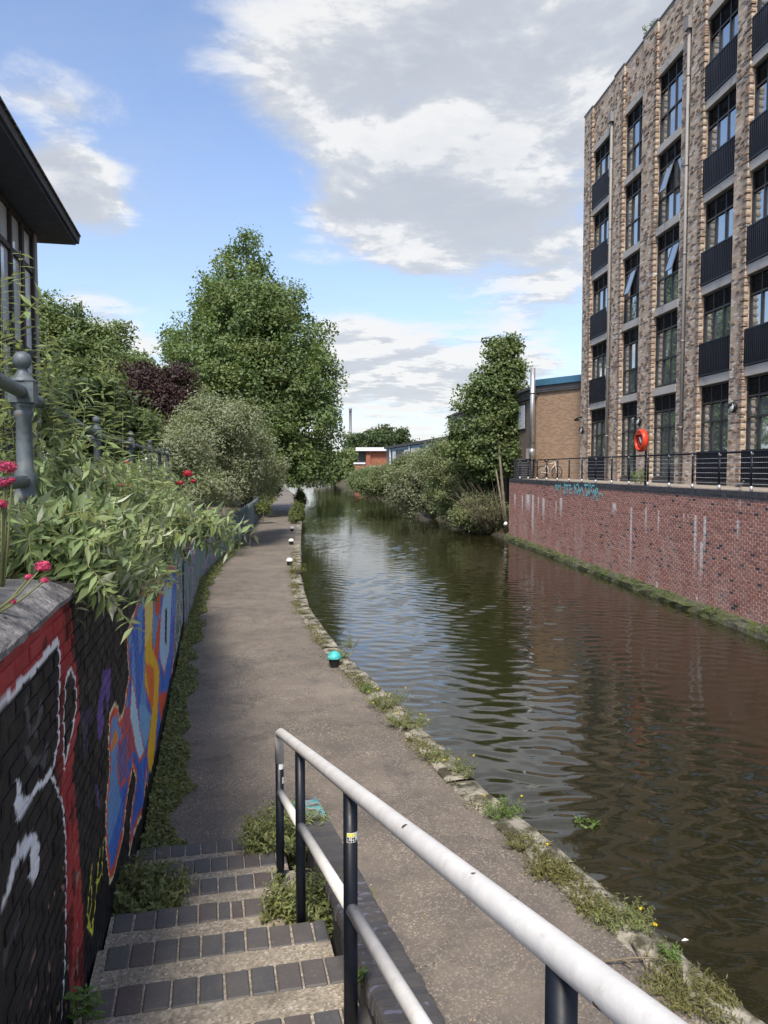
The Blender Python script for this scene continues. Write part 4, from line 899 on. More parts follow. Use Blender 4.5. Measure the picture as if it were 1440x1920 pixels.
fs.append(tuple(range(n))[::-1]); mb._add(vs, fs, True)
for sd in (-.025, .025): mb.tube([(.02, sd, .10), (.025, sd, .045), (.015, sd, .006)], [.012, .006, .005], 6); mb.tube([(-.01, sd, .004), (.05, sd, .004)], .004, 5)
pg = thing('pigeon', 'grey pigeon walking on the terrace edge near the railing', 'pigeon', pc); mb.build('body', 'pigeon', pg)

# ================================================================== BUILDINGS BEYOND
def wallframe(a, c):
    a, c = Vector((*a, 0)), Vector((*c, 0)); d = (c - a).normalized(); n_ = Vector((d.y, -d.x, 0)); return lambda s, n, z: tuple(a + d * s + n_ * n + Vector((0, 0, z))), (c - a).length
tb = thing('tan_brick_warehouse', 'tan brick workshop with dark fascia and blue roof edge beyond the apartment block', 'building', (9, 41.5, 3))
poly = [(8.2, 41.5), (11, 37.9), (24, 38.6), (24, 66), (5.6, 65)]
mb = MB(); mb.prism(poly, 1.2, 7.62); mb.build('inner_block', 'tan_brick_side', tb)
TF, tl_ = wallframe((8.2, 41.5), (11, 37.9)); TS, sl_ = wallframe((5.6, 65), (8.2, 41.5))
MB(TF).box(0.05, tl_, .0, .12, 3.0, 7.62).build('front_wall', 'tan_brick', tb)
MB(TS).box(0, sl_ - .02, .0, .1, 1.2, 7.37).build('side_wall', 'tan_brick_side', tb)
MB(TF).box(-.05, tl_, -.5, .22, 7.62, 7.97).build('fascia_board', 'dark_fascia', tb)
for z in (7.72, 7.84): MB(TF).box(.0, tl_, .2, .235, z, z + .02).build('fascia_groove', 'roof_dark', tb)
MB(TF).box(-.1, tl_, -.6, .30, 7.97, 8.30).build('roof_edge', 'blue_fascia', tb)
MB(TS).box(0, sl_ + .2, -.5, .24, 7.37, 7.82).build('side_fascia', 'dark_fascia', tb); MB(TS).box(0, sl_ + .1, -.6, .36, 7.82, 7.97).build('gutter', 'roof_dark', tb)
mb = MB(); mb.prism([(p[0], p[1]) for p in poly], 7.62, 7.99); mb.build('flat_roof', 'roof_dark', tb)
for s0, s1, z0, z1 in ((sl_ - 4.2, sl_ - 1.6, 5.75, 7.2), (sl_ - 11.5, sl_ - 7.5, 5.2, 6.8), (3.2, 6.5, 5.4, 6.8)):
    wd = MB(TS); wd.box(s0, s1, .08, .16, z0, z1); wo = wd.build('window', 'frame_metal', tb)
    k = 3
    for i in range(k): MB(TS).box(s0 + .06 + (s1 - s0) * i / k, s0 - .06 + (s1 - s0) * (i + 1) / k, .15, .175, z0 + .08, z1 - .08).build('pane', 'glass_pale', wo)
for s in (sl_ - 5.1, 10, 2.5): MB().tube([TS(s, .2, 1.5), TS(s, .2, 7.5)], .07, 8).build('downpipe', 'pipe_grey', tb)
fl = thing('flue_pipe', 'tall stainless steel flue pipe standing before the tan workshop', 'flue', (7.85, 40.7, 3.05))
fyy = 40.7; fx = at_y(998, 800, fyy).x; zt_ = at_y(998, 690, fyy).z; zb_ = at_y(998, 845, fyy).z
MB().tube([(fx, fyy, zb_), (fx, fyy, zt_)], .135, 16).build('flue', 'stainless', fl)
MB().tube([(fx, fyy, zb_ + .1), (fx, fyy, zb_ - .1), (fx + .05, fyy + .12, zb_ - .26), (fx + .1, fyy + .4, zb_ - .34), (fx + .15, fyy + 1.0, zb_ - .34)], .155, 14).build('elbow', 'stainless', fl)
for z in (zb_ + .35, (zb_ + zt_) / 2 + .8): MB().tube([(fx, fyy, z), (fx, fyy, z + .06)], .15, 16).build('clamp', 'dark_fascia', fl)
MB().tube([(fx, fyy, zb_ - .2), (fx, fyy, 3.0)], .05, 8).build('support', 'dark_fascia', fl)
ub = thing('utility_enclosure', 'dark louvred plant enclosure at the end of the terrace below the flue', 'enclosure', (7.5, 41.2, 3.05))
MB().box(7.05, 7.95, 41.1, 41.9, 3.0, 4.1).build('cabinet', 'dark_fascia', ub)
for k in range(8): MB().box(7.08, 7.92, 41.05, 41.10, 3.12 + k * .125, 3.18 + k * .125).build('slat', 'roof_dark', ub)
wp = at_y(990, 838, 41.0); MB().box(wp.x - .11, wp.x + .11, 40.95, 41.1, 4.1, 4.65).build('control_box', 'rough_grey', ub)
# bicycle
bk = thing('bicycle', 'cream-framed bicycle leaning by the tan brick wall behind the railing', 'bicycle', (8.7, 40.3, 3.05))
b0 = at_y(1029, 880, 40.35); bc = Vector((b0.x, 40.35, 3.05))
BT = lambda a, b_, c: (bc.x + a * .61 + b_ * .79 + c * .06, bc.y - a * .79 + b_ * .61 + c * .05, bc.z + c)
for a in (-.50, .52):
    wh = MB(BT); wh.tube([(a + .33 * math.cos(t_), 0, .34 + .33 * math.sin(t_)) for t_ in np.linspace(0, 2 * math.pi, 25)], .022, 6, cap=False); wo = wh.build('wheel', 'tyre', bk)
    MB(BT).tube([(a, -.04, .34), (a, .04, .34)], .03, 8).build('hub', 'galvanised', wo); sp = MB(BT)
    for k in range(10): t_ = math.pi * 2 * k / 10; sp.tube([(a, 0, .34), (a + .31 * math.cos(t_), 0, .34 + .31 * math.sin(t_))], .004, 4)
    sp.build('spokes', 'galvanised', wo)
mb = MB(BT)
for p, q in (((-.02, 0, .30), (-.18, 0, .82)), ((-.02, 0, .30), (.36, 0, .74)), ((-.16, 0, .76), (.34, 0, .84)), ((-.5, 0, .34), (-.02, 0, .30)), ((-.5, 0, .34), (-.16, 0, .76)), ((.34, 0, .90), (.52, 0, .34))): mb.tube([p, q], .022, 8)
mb.build('frame', 'bike_cream', bk); MB(BT).tube([(-.18, 0, .82), (-.20, 0, .92)], .015, 6).build('seat_post', 'galvanised', bk); MB(BT).tube([(-.32, 0, .94), (-.2, 0, .95), (-.06, 0, .94)], [.06, .05, .02], 8).build('saddle', 'tyre', bk)
MB(BT).tube([(.40, -.26, .98), (.34, 0, .98), (.40, .26, .98)], .014, 6).build('handlebar', 'tyre', bk)

lg = thing('grey_workshop', 'long low grey workshop with blue-framed windows behind the bank bushes', 'building', (4, 100, 1.8))
GA, GL_ = wallframe((.4, 121), (6.9, 80.2))
pa, pb_ = Vector((6.9, 80.2)), Vector((.4, 121)); mb = MB(); mb.prism([(6.9, 80.2), (25, 84), (22, 125), (.4, 121)], 1, 6.62); mb.build('walls', 'rough_grey', lg)
MB(GA).box(-.3, GL_ + .2, -3, .35, 6.62, 6.95).build('roof', 'roof_dark', lg); MB(GA).box(0, GL_, .02, .06, 6.25, 6.60).build('blue_band', 'blue_frame', lg)
for s0, s1, z0, z1 in ((15.5, 19.4, 4.6, 6.2), (20.4, 26.0, 4.6, 6.3), (29.5, 31.6, 4.4, 6.4), (34.5, 36.4, 4.4, 6.4), (6, 9, 4.6, 6.2)):
    wo = MB(GA).box(s0, s1, .02, .09, z0, z1).build('window', 'blue_frame', lg); k = 2 if s1 - s0 > 2.5 else 1
    for i in range(k): MB(GA).box(s0 + .12 + (s1 - s0) * i / k, s0 - .12 + (s1 - s0) * (i + 1) / k, .08, .11, z0 + .12, z1 - .12).build('pane', 'glass' if s0 > 29 else 'glass_pale', wo)
for s in (4.5, 19.9, 33): MB().tube([GA(s, .18, 1.5), GA(s, .18, 6.6)], .09, 8).build('downpipe', 'far_white', lg)

rbd = thing('red_brick_building', 'distant red brick building with pale flat roof at the canal bend', 'building', (-3, 152, 1))
x0, x1 = at_y(672, 850, 152).x, at_y(740, 850, 152).x
MB().box(x0 + 1.5, x1 + 8, 152, 170, .5, 7.0).build('wall', 'far_red', rbd); MB().box(x0 - .5, x1 + 9, 151, 171, 7.0, 7.7).build('roof', 'far_white', rbd)
MB().box(x0, x0 + 1.5, 152.6, 168, .5, 7.0).build('entrance_block', 'dark_fascia', rbd); MB().box(x0 + 3.6, x1 + 6, 149.2, 152, 3.0, 3.3).build('canopy', 'dark_fascia', rbd)
MB().box(x0 + 1.5, x0 + 2.4, 151.6, 152, .5, 6.3).build('brick_pier', 'far_red', rbd); MB().tube([(x1 - 1.2, 151.9, .5), (x1 - 1.2, 151.9, 6.2)], .1, 6).build('downpipe', 'far_white', rbd)
x2 = at_y(671, 880, 148).x + .4
gp = thing('brick_gatepost', 'short red brick pier beside the distant bend, left of the red building', 'pier', (x2, 146, 0)); MB().box(x2 - .9, x2 + .9, 145, 147, .3, 4.4).build('shaft', 'far_red', gp); MB().box(x2 - 1.1, x2 + 1.1, 144.8, 147.2, 4.4, 4.7).build('cap', 'far_white', gp)
q0, q1 = at_y(694, 885, 128), at_y(717, 885, 128)
hd = thing('painted_hoarding', 'white hoarding sprayed with purple graffiti behind the distant bushes', 'hoarding', (q0.x, 128, 0)); nP = 4
for i in range(nP): MB().box(q0.x + (q1.x - q0.x) * i / nP + .02, q0.x + (q1.x - q0.x) * (i + 1) / nP - .02, 128, 128.1, .5, 3.9 + .1 * (i % 2)).build('panel', 'tarp_white', hd)
ch = thing('distant_chimney', 'slender pale chimney on the skyline above the far trees', 'chimney', (-18, 420, 0)); cx = at_y(657, 800, 420).x
MB().lathe((cx, 420, 0), [(2.4, -1), (2.0, 10), (1.2, 18), (.8, 24), (.72, 35.3), (.85, 35.4), (.85, 36.4)], 16).build('stack', 'chimney', ch); MB().lathe((cx, 420, 0), [(.80, 34.0), (.82, 34.6)], 16).build('band', 'dark_fascia', ch)

# ---- left building with the deep eaves
c0 = 4.50; lbn = Vector((1, .22, 0)).normalized()
def LBD(s, n, z): p = Vector((-c0 - .22 * s, s, z)) + lbn * n; return tuple(p)
hz = 9.5
hb = thing('timber_glazed_building', 'dark timber-framed building with glazed panels and deep overhanging eaves at left', 'building', LBD(18, -2, 2.8))
MB(LBD).box(6, 19.95, -8, -.12, 2.4, hz).build('inner_wall', 'timber_dark', hb)
MB(LBD).box(5, 20.55, -9, .88, hz, hz + .05).build('soffit', 'soffit', hb)
mb = MB(LBD); mb._add([(5, .95, hz + .05), (20.62, .95, hz + .05), (20.62, .98, hz + .24), (5, .98, hz + .24), (5, -4.5, hz + 3.2), (20.62, -4.5, hz + 3.2), (5, -4.5, hz + .05), (20.62, -4.5, hz + .05)], [(0, 1, 2, 3), (3, 2, 5, 4), (1, 7, 5, 2), (0, 3, 4, 6)]); mb.build('roof', 'roof_dark', hb)
k = 0
for s in np.arange(5.0, 20.5, .33):
    MB(LBD).box(s, s + .31, .96, 1.02, hz + .20, hz + .235).build('roof_tile', 'roof_dark', hb); k += 1
MB(LBD).box(19.7, 19.98, -.30, .04, 2.5, hz).build('corner_post', 'post_grey', hb)
cols = [19.65 - i * 1.05 for i in range(13)]
zr = [(hz - .9, hz - .12), (6.55, hz - 1.02), (4.8, 6.35)]
for i in range(12):
    for z0, z1 in zr: MB(LBD).box(cols[i + 1] + .07, cols[i] - .07, -.115, -.06, z0, z1).build('glazing_panel', 'glass_pale' if i % 3 else 'panel_grey', hb)
for i, s in enumerate(cols): MB(LBD).box(s - (.1 if i % 2 else .065), s + (.1 if i % 2 else .065), -.118, .02, 4.7, hz - .02).build('mullion', 'timber_dark', hb)
for z0, z1 in ((hz - 1.03, hz - .91), (6.36, 6.54), (4.6, 4.79), (hz - .12, hz - .01)): MB(LBD).box(7, 19.69, -.116, .005, z0, z1).build('transom', 'timber_dark', hb)

# ================================================================== VEGETATION
def unit(a): return a / (np.linalg.norm(a, axis=-1, keepdims=True) + 1e-9)
def leaf_quads(C, Nrm, L, Wd, rng, along=None):
    n = len(C); t = unit(rng.normal(size=(n, 3))) if along is None else along
    a = unit(t - (t * Nrm).sum(1, keepdims=True) * Nrm); b = np.cross(Nrm, a); L = np.asarray(L).reshape(-1, 1); Wd = np.asarray(Wd).reshape(-1, 1)
    V = np.stack([C - a * L * .5, C + b * Wd * .5 - a * L * .08 + Nrm * L * .06, C + a * L * .5, C - b * Wd * .5 - a * L * .08 + Nrm * L * .06], 1)
    return V.reshape(-1, 3), np.arange(n * 4).reshape(n, 4)
def crown(name, parent, lobes, nclump, per, leaf, m, seed, sig=.42, aspect=.6, droop=0, inner=.5, up=.55, zmin=None, clipf=None):
    rng = np.random.default_rng(seed); cen = np.array([l[0] for l in lobes], float); rad = np.array([l[1] for l in lobes], float)
    wt = (rad[:, 0] * rad[:, 2]); wt /= wt.sum(); li = rng.choice(len(lobes), nclump, p=wt)
    d = unit(rng.normal(size=(nclump, 3))); r = inner + (1 - inner) * rng.random(nclump) ** .6
    cc = cen[li] + d * rad[li] * r[:, None]
    deep = np.zeros(nclump, bool)
    for j in range(len(lobes)): deep |= (j != li) & ((((cc - cen[j]) / rad[j]) ** 2).sum(1) < .30)
    cc, d = cc[~deep], d[~deep]
    if zmin is not None: k = cc[:, 2] > zmin; cc, d = cc[k], d[k]
    k = len(cc); s = sig * (.6 + .8 * rng.random(k)); cnt = per
    C = (cc[:, None] + np.clip(rng.normal(size=(k, cnt, 3)), -1.5, 1.5) * s[:, None, None] * np.array([1, 1, .75])).reshape(-1, 3)
    out = np.repeat(d, cnt, 0); tv = np.clip(np.repeat(rng.random(k), cnt) * .55 + rng.random(k * cnt) * .45, 0, 1); ty = (np.repeat(rng.random(k), cnt) ** 3)
    keep = np.ones(len(C), bool)
    if zmin is not None: keep &= C[:, 2] > zmin
    if clipf is not None: keep &= clipf(C)
    C, out, tv, ty = C[keep], out[keep], tv[keep], ty[keep]
    N_ = unit(out * .55 + np.array([0, 0, up]) + rng.normal(size=C.shape) * .55)
    L = leaf * (.65 + .7 * rng.random(len(C))); al = None
    if droop: al = unit(rng.normal(size=C.shape) + np.array([0, 0, -droop]))
    V, Fq = leaf_quads(C, N_, L, L * aspect, rng, al)
    off = np.array(LOC[parent]) if parent is not None else 0
    me = fastmesh(name, V - off, Fq); tc = np.zeros((len(C), 3)); tc[:, 0] = tv; tc[:, 1] = ty; colattr(me, np.repeat(tc, 4, 0))
    return link(name, me, m, parent), cc
def limbs(parent, base, top, r0, targets, rng, m='bark', n=14, name='limb'):
    base, top = Vector(base), Vector(top)
    pts = [base.lerp(top, f) + Vector((rng.uniform(-.1, .1), rng.uniform(-.1, .1), 0)) * f * 2 for f in np.linspace(0, 1, 6)]
    MB().tube(pts, [r0 * (1.25 if i == 0 else 1 - .15 * i) for i in range(6)], 10).build('trunk', m, parent)
    tg = rng.sample(list(map(tuple, targets)), min(n, len(targets))); mb = MB()
    for q in tg:
        q = Vector(q); f = min(.95, max(.2, (q.z - base.z) / (top.z - base.z + 1e-6) * .75)); s = base.lerp(top, f); mid = s.lerp(q, .5) + Vector((0, 0, .12 * (q - s).length))
        mb.tube([s, s.lerp(mid, .5) + Vector((0, 0, .04)), mid, mid.lerp(q, .5), q], [r0 * .42 * (1 - f * .4), r0 * .32, r0 * .2, r0 * .12, r0 * .04], 6)
    mb.build(name, m, parent)
def profile_lobes(cx, cy, prof, nper, seed, squash=.8, core=.55):
    rng = random.Random(seed); L = []
    for (z, r) in prof:
        n = max(1, int(nper * r / 5)); ph = rng.uniform(0, 6)
        for k in range(n):
            a = ph + 2 * math.pi * k / n + rng.uniform(-.3, .3); rr_ = r * rng.uniform(.45, .74) if n > 1 else 0; q = max(.8, r * rng.uniform(.30, .42))
            L.append(((cx + rr_ * math.cos(a), cy + rr_ * math.sin(a), z + rng.uniform(-.7, .7)), (q, q, q * squash)))
    return L
def lumpy(lobes, n, seed):
    rng = random.Random(seed); out = list(lobes)
    for (c, r) in lobes:
        for k in range(n):
            d = Vector((rng.gauss(0, 1), rng.gauss(0, 1), rng.gauss(.25, 1))).normalized(); f = rng.uniform(.22, .42); q = rng.uniform(.85, 1.12)
            out.append(((c[0] + d.x * r[0] * q, c[1] + d.y * r[1] * q, c[2] + d.z * r[2] * q), (r[0] * f, r[1] * f, r[2] * f)))
    return out
# big plane-like tree over the path
bt = thing('large_tree', 'large conical broadleaf tree leaning over the towpath', 'tree', (-10.6, 61, .4))
prof = [(3.6, 5.6), (5.2, 6.9), (7.2, 7.2), (9.2, 7.1), (11.0, 6.9), (12.8, 6.3), (14.6, 5.5), (16.2, 4.5), (17.8, 3.5), (19.2, 2.5), (20.4, 1.5), (21.3, .7)]
lob = profile_lobes(-10.7, 61, prof, 14, 4)
lob = lumpy(lob, 2, 91)
lob += [((-5.2, 58.5, 3.6), (1.9, 2.2, 1.4)), ((-4.6, 60, 5.4), (1.8, 2, 1.6)), ((-5.6, 57.5, 6.8), (1.8, 2, 1.6)), ((-7.2, 56.5, 4.2), (2.2, 2, 1.6))]
_, cc = crown('crown', bt, lob, 4300, 60, .26, 'leaf_plane', 21, sig=.46, inner=.5, zmin=2.15, clipf=lambda C: ~((C[:, 0] > -10) & (C[:, 0] < -7.2) & (C[:, 2] < 2.5)))
limbs(bt, (-10.9, 61, .2), (-10.5, 61, 19), .42, cc, random.Random(1), n=60)
def tree(name, label, base, lobes, nclump, per, leaf, m, seed, group=None, r0=.18, nl=18, sig=.4, zmin=None, top=None, aspect=.6, bark='bark', inner=.4, clipf=None, droop=0):
    t_ = thing(name, label, 'bush' if 'bush' in name or 'shrub' in name else 'tree', base, group)
    lobes = lumpy(lobes, 5, seed); _, cc_ = crown('crown', t_, lobes, int(nclump * 1.15), per, leaf, m, seed, sig=sig, zmin=zmin, aspect=aspect, inner=inner, clipf=clipf, droop=droop)
    zt = top if top else max(l[0][2] for l in lobes); cxm = np.mean([l[0][0] for l in lobes]); cym = np.mean([l[0][1] for l in lobes])
    limbs(t_, base, (cxm * .6 + base[0] * .4, cym * .6 + base[1] * .4, zt), r0, cc_, random.Random(seed), bark, nl); return t_
def lobes_px(items, Y):
    """items: (px, py, rpx, rpy[, dY]) -> lobes at distance Y"""
    L = []
    for it in items:
        px, py, rx, ry = it[:4]; y = Y + (it[4] if len(it) > 4 else 0); p = at_y(px, py, y); k = y / F
        L.append(((p.x, p.y, p.z), (rx * k, max(rx, ry) * k * .9, ry * k)))
    return L
# trees left of the fence
L = lobes_px([(110, 640, 60, 60), (90, 600, 35, 40), (150, 690, 70, 60), (210, 670, 45, 45, 2), (170, 640, 45, 40, 1), (245, 700, 35, 40), (230, 740, 60, 50), (120, 740, 70, 60), (60, 700, 60, 80)], 44)
tree('garden_tree', 'dark green tree between the timber building and the large tree', (-17.5, 45, .5), L, 900, 60, .20, 'leaf_left', 31, r0=.2, nl=26, sig=.34)
L = lobes_px([(300, 760, 62, 50), (265, 730, 48, 45), (330, 720, 42, 40), (285, 800, 60, 40), (345, 770, 32, 45), (240, 780, 35, 40)], 40)
tree('purple_tree', 'dark purple-leaved tree in front of the large tree', (-11.8, 40.5, .5), L, 520, 60, .14, 'leaf_purple', 33, r0=.14, nl=26, sig=.26)
L = lobes_px([(400, 840, 70, 70), (370, 800, 50, 45), (430, 790, 55, 45), (350, 860, 45, 60, -3), (455, 840, 50, 60, 3), (480, 880, 45, 40, 6), (420, 900, 60, 45), (360, 910, 45, 40, -4), (500, 895, 28, 38, 8), (330, 850, 30, 40, -4)], 34)
tree('silver_bush', 'big silvery green bush overhanging the board fence', (-8.4, 35, .6), L, 1000, 64, .15, 'leaf_silver', 35, r0=.09, nl=60, sig=.26, aspect=.34, clipf=lambda C: C[:, 2] > 1.45 + .0 * C[:, 0])
L = lobes_px([(230, 790, 60, 45), (180, 760, 50, 50), (120, 790, 60, 60), (60, 770, 50, 70), (200, 850, 60, 40)], 24)
tree('railing_shrub', 'green shrub mass behind the iron railing', (-9.2, 24, 1), L, 500, 44, .15, 'leaf_left', 37, r0=.06, nl=20, sig=.24)
# low growth on the left verge past the fence, and nettles under the bush
L = lobes_px([(500, 935, 16, 16), (512, 922, 14, 12, 6), (488, 955, 16, 14, -6)], 56)
tree('verge_bush', 'low leafy bush at the fence foot where the towpath narrows', (-8.2, 52, 0), L, 110, 36, .12, 'leaf_weed', 39, r0=.03, nl=5, sig=.15)
# far left shore trees seen under the big tree
L = lobes_px([(585, 868, 32, 34), (615, 875, 26, 26), (560, 860, 30, 40), (635, 880, 14, 16)], 120)
tree('shore_tree', 'dark bank tree past the large tree at the canal bend', (-13.5, 121, 0), L, 330, 40, .42, 'leaf_left', 41, r0=.15, nl=8, sig=.55, zmin=-.1)
L = lobes_px([(620, 880, 30, 20), (650, 868, 20, 24), (655, 885, 18, 14)], 185)
tree('shore_tree', 'dark tree on the far shore left of the distant red building', (-12, 186, 0), L, 260, 36, .6, 'leaf_left', 42, r0=.2, nl=8, sig=.8, zmin=-.1)
for (items, Y, lab, sd) in (([(690, 832, 26, 20), (675, 842, 20, 16)], 215, 'rounded light green tree behind the red brick building', 43), ([(712, 826, 18, 20), (705, 842, 20, 16)], 225, 'middle tree of the skyline row behind the red brick building', 44), ([(740, 830, 24, 22), (757, 840, 18, 16), (728, 838, 18, 16)], 235, 'rightmost skyline tree rising over the grey workshop roof', 45)):
    L = lobes_px(items, Y); tree('skyline_tree', lab, (L[0][0][0], Y, .5), L, 300, 34, .75, 'leaf_far', sd, 'trees on the skyline', r0=.3, nl=6, sig=1.0)
# a far wood closing the horizon
rng = np.random.default_rng(77); FX = []
for i in range(150):
    x = rng.uniform(-420, 420); FX.append(((x, 330 + rng.uniform(0, 50), 2), (10, 7, rng.uniform(3.5, 6.5) if -60 < x < 20 else rng.uniform(5, 9))))
o, _ = crown('distant_wood', None, FX, 2600, 14, 2.6, 'leaf_far', 78, sig=2.2, zmin=-1); setp(o, 'hazy line of distant trees along the horizon', 'wood', kind='stuff')
# right bank
L = lobes_px([(940, 655, 26, 22), (935, 690, 30, 28), (960, 645, 14, 16), (925, 725, 34, 26), (958, 715, 22, 24), (905, 755, 30, 20), (945, 765, 34, 24), (880, 735, 16, 14), (868, 765, 16, 12), (915, 800, 40, 24), (955, 805, 26, 24), (885, 830, 36, 22), (940, 845, 36, 24), (975, 790, 10, 14), (910, 870, 40, 26), (960, 870, 20, 18), (985, 745, 8, 12), (898, 712, 14, 12), (972, 690, 12, 14), (862, 800, 18, 14), (978, 832, 12, 14), (860, 850, 24, 18), (930, 775, 30, 26), (945, 735, 30, 26), (920, 825, 40, 24)], 45)
tree('maple_tree', 'upright young tree at the end of the red canal wall', (6.9, 45, .8), L, 760, 44, .18, 'leaf_right', 51, r0=.11, nl=70, sig=.27, aspect=.75, bark='bark_pale', top=11.2)
BUSH = [([(885, 890, 60, 55), (850, 920, 55, 50), (915, 930, 50, 45), (880, 955, 55, 35), (840, 880, 45, 45), (930, 880, 35, 50)], 49, 'leaf_bank', 'green bank bush nearest the red canal wall under the young tree', (5.6, 49, .3), .17),
        ([(815, 905, 48, 45), (785, 925, 42, 40), (840, 860, 40, 40), (800, 880, 40, 36), (760, 915, 36, 34), (830, 935, 40, 32)], 60, 'leaf_silver', 'greyish bank bush second along from the canal wall', (4.2, 60, .3), .2),
        ([(750, 895, 40, 30), (725, 905, 34, 26), (775, 880, 34, 30), (700, 915, 24, 18), (740, 915, 34, 20)], 82, 'leaf_bank', 'bank bush in the middle of the row, below the grey workshop', (2.2, 82, .3), .26),
        ([(690, 903, 24, 17), (675, 907, 16, 13), (700, 897, 18, 13), (714, 905, 20, 15)], 106, 'leaf_right', 'rounded bank bush below the white hoarding', (-1.0, 106, .3), .3),
        ([(686, 893, 18, 11), (674, 898, 16, 9), (698, 892, 12, 10)], 124, 'leaf_silver', 'farthest pale bank bush in front of the distant red building', (-2.6, 124, .3), .34)]
for i, (items, Y, m_, lab, base, lf) in enumerate(BUSH):
    L = lobes_px(items, Y); tree('bank_bush', lab, base, L, (1000, 850, 560, 340, 260)[i], 60, lf * .8, m_, 60 + i, 'bushes along the right bank', r0=.06, nl=24, sig=.26 * Y / 50, zmin=-.22, aspect=.5)
L = lobes_px([(905, 950, 34, 30), (880, 968, 34, 22), (932, 965, 22, 26), (915, 985, 26, 14)], 45.5)
tree('bank_bush', 'low bush hanging to the water in front of the pale dead stems', (5.9, 45.6, .2), L, 420, 56, .13, 'leaf_bank', 66, 'bushes along the right bank', r0=.04, nl=14, sig=.22, zmin=-.25, aspect=.5)
# dead stems fanning out over the bank by the wall end
dt = thing('dead_stems', 'pale dead stems fanning out beside the end of the canal wall', 'plant', (6.3, 43.5, 0)); mb = MB(); r9 = random.Random(8)
for i in range(110):
    a = Vector((6.2 + r9.uniform(-1.0, .5), 43.6 + r9.uniform(-.6, 1.6), r9.uniform(-.1, .7))); e = a + Vector((r9.uniform(-2.0, .5), r9.uniform(-.9, .4), r9.uniform(.4, 2.6))); mid = a.lerp(e, .5) + Vector((0, 0, r9.uniform(0, .5)))
    mb.tube([a, mid, e], [.012, .009, .004], 5)
mb.build('stems', 'dead_twig', dt)
mb = MB(); p0 = at_y(952, 940, 43.6); p1 = at_y(938, 868, 43.9); mb.tube([(p0.x, 43.6, -.2), ((p0.x + p1.x) / 2, 43.7, 1.6), (p1.x, 43.9, p1.z), (p1.x - .1, 44.2, p1.z + 1.5)], [.10, .085, .07, .05], 10)
p0 = at_y(950, 960, 43.4); p1 = at_y(930, 880, 43.6); mb.tube([(p0.x, 43.4, -.2), (p1.x, 43.6, p1.z)], [.06, .04], 8); mb.build('bare_trunk', 'bark_pale', dt)
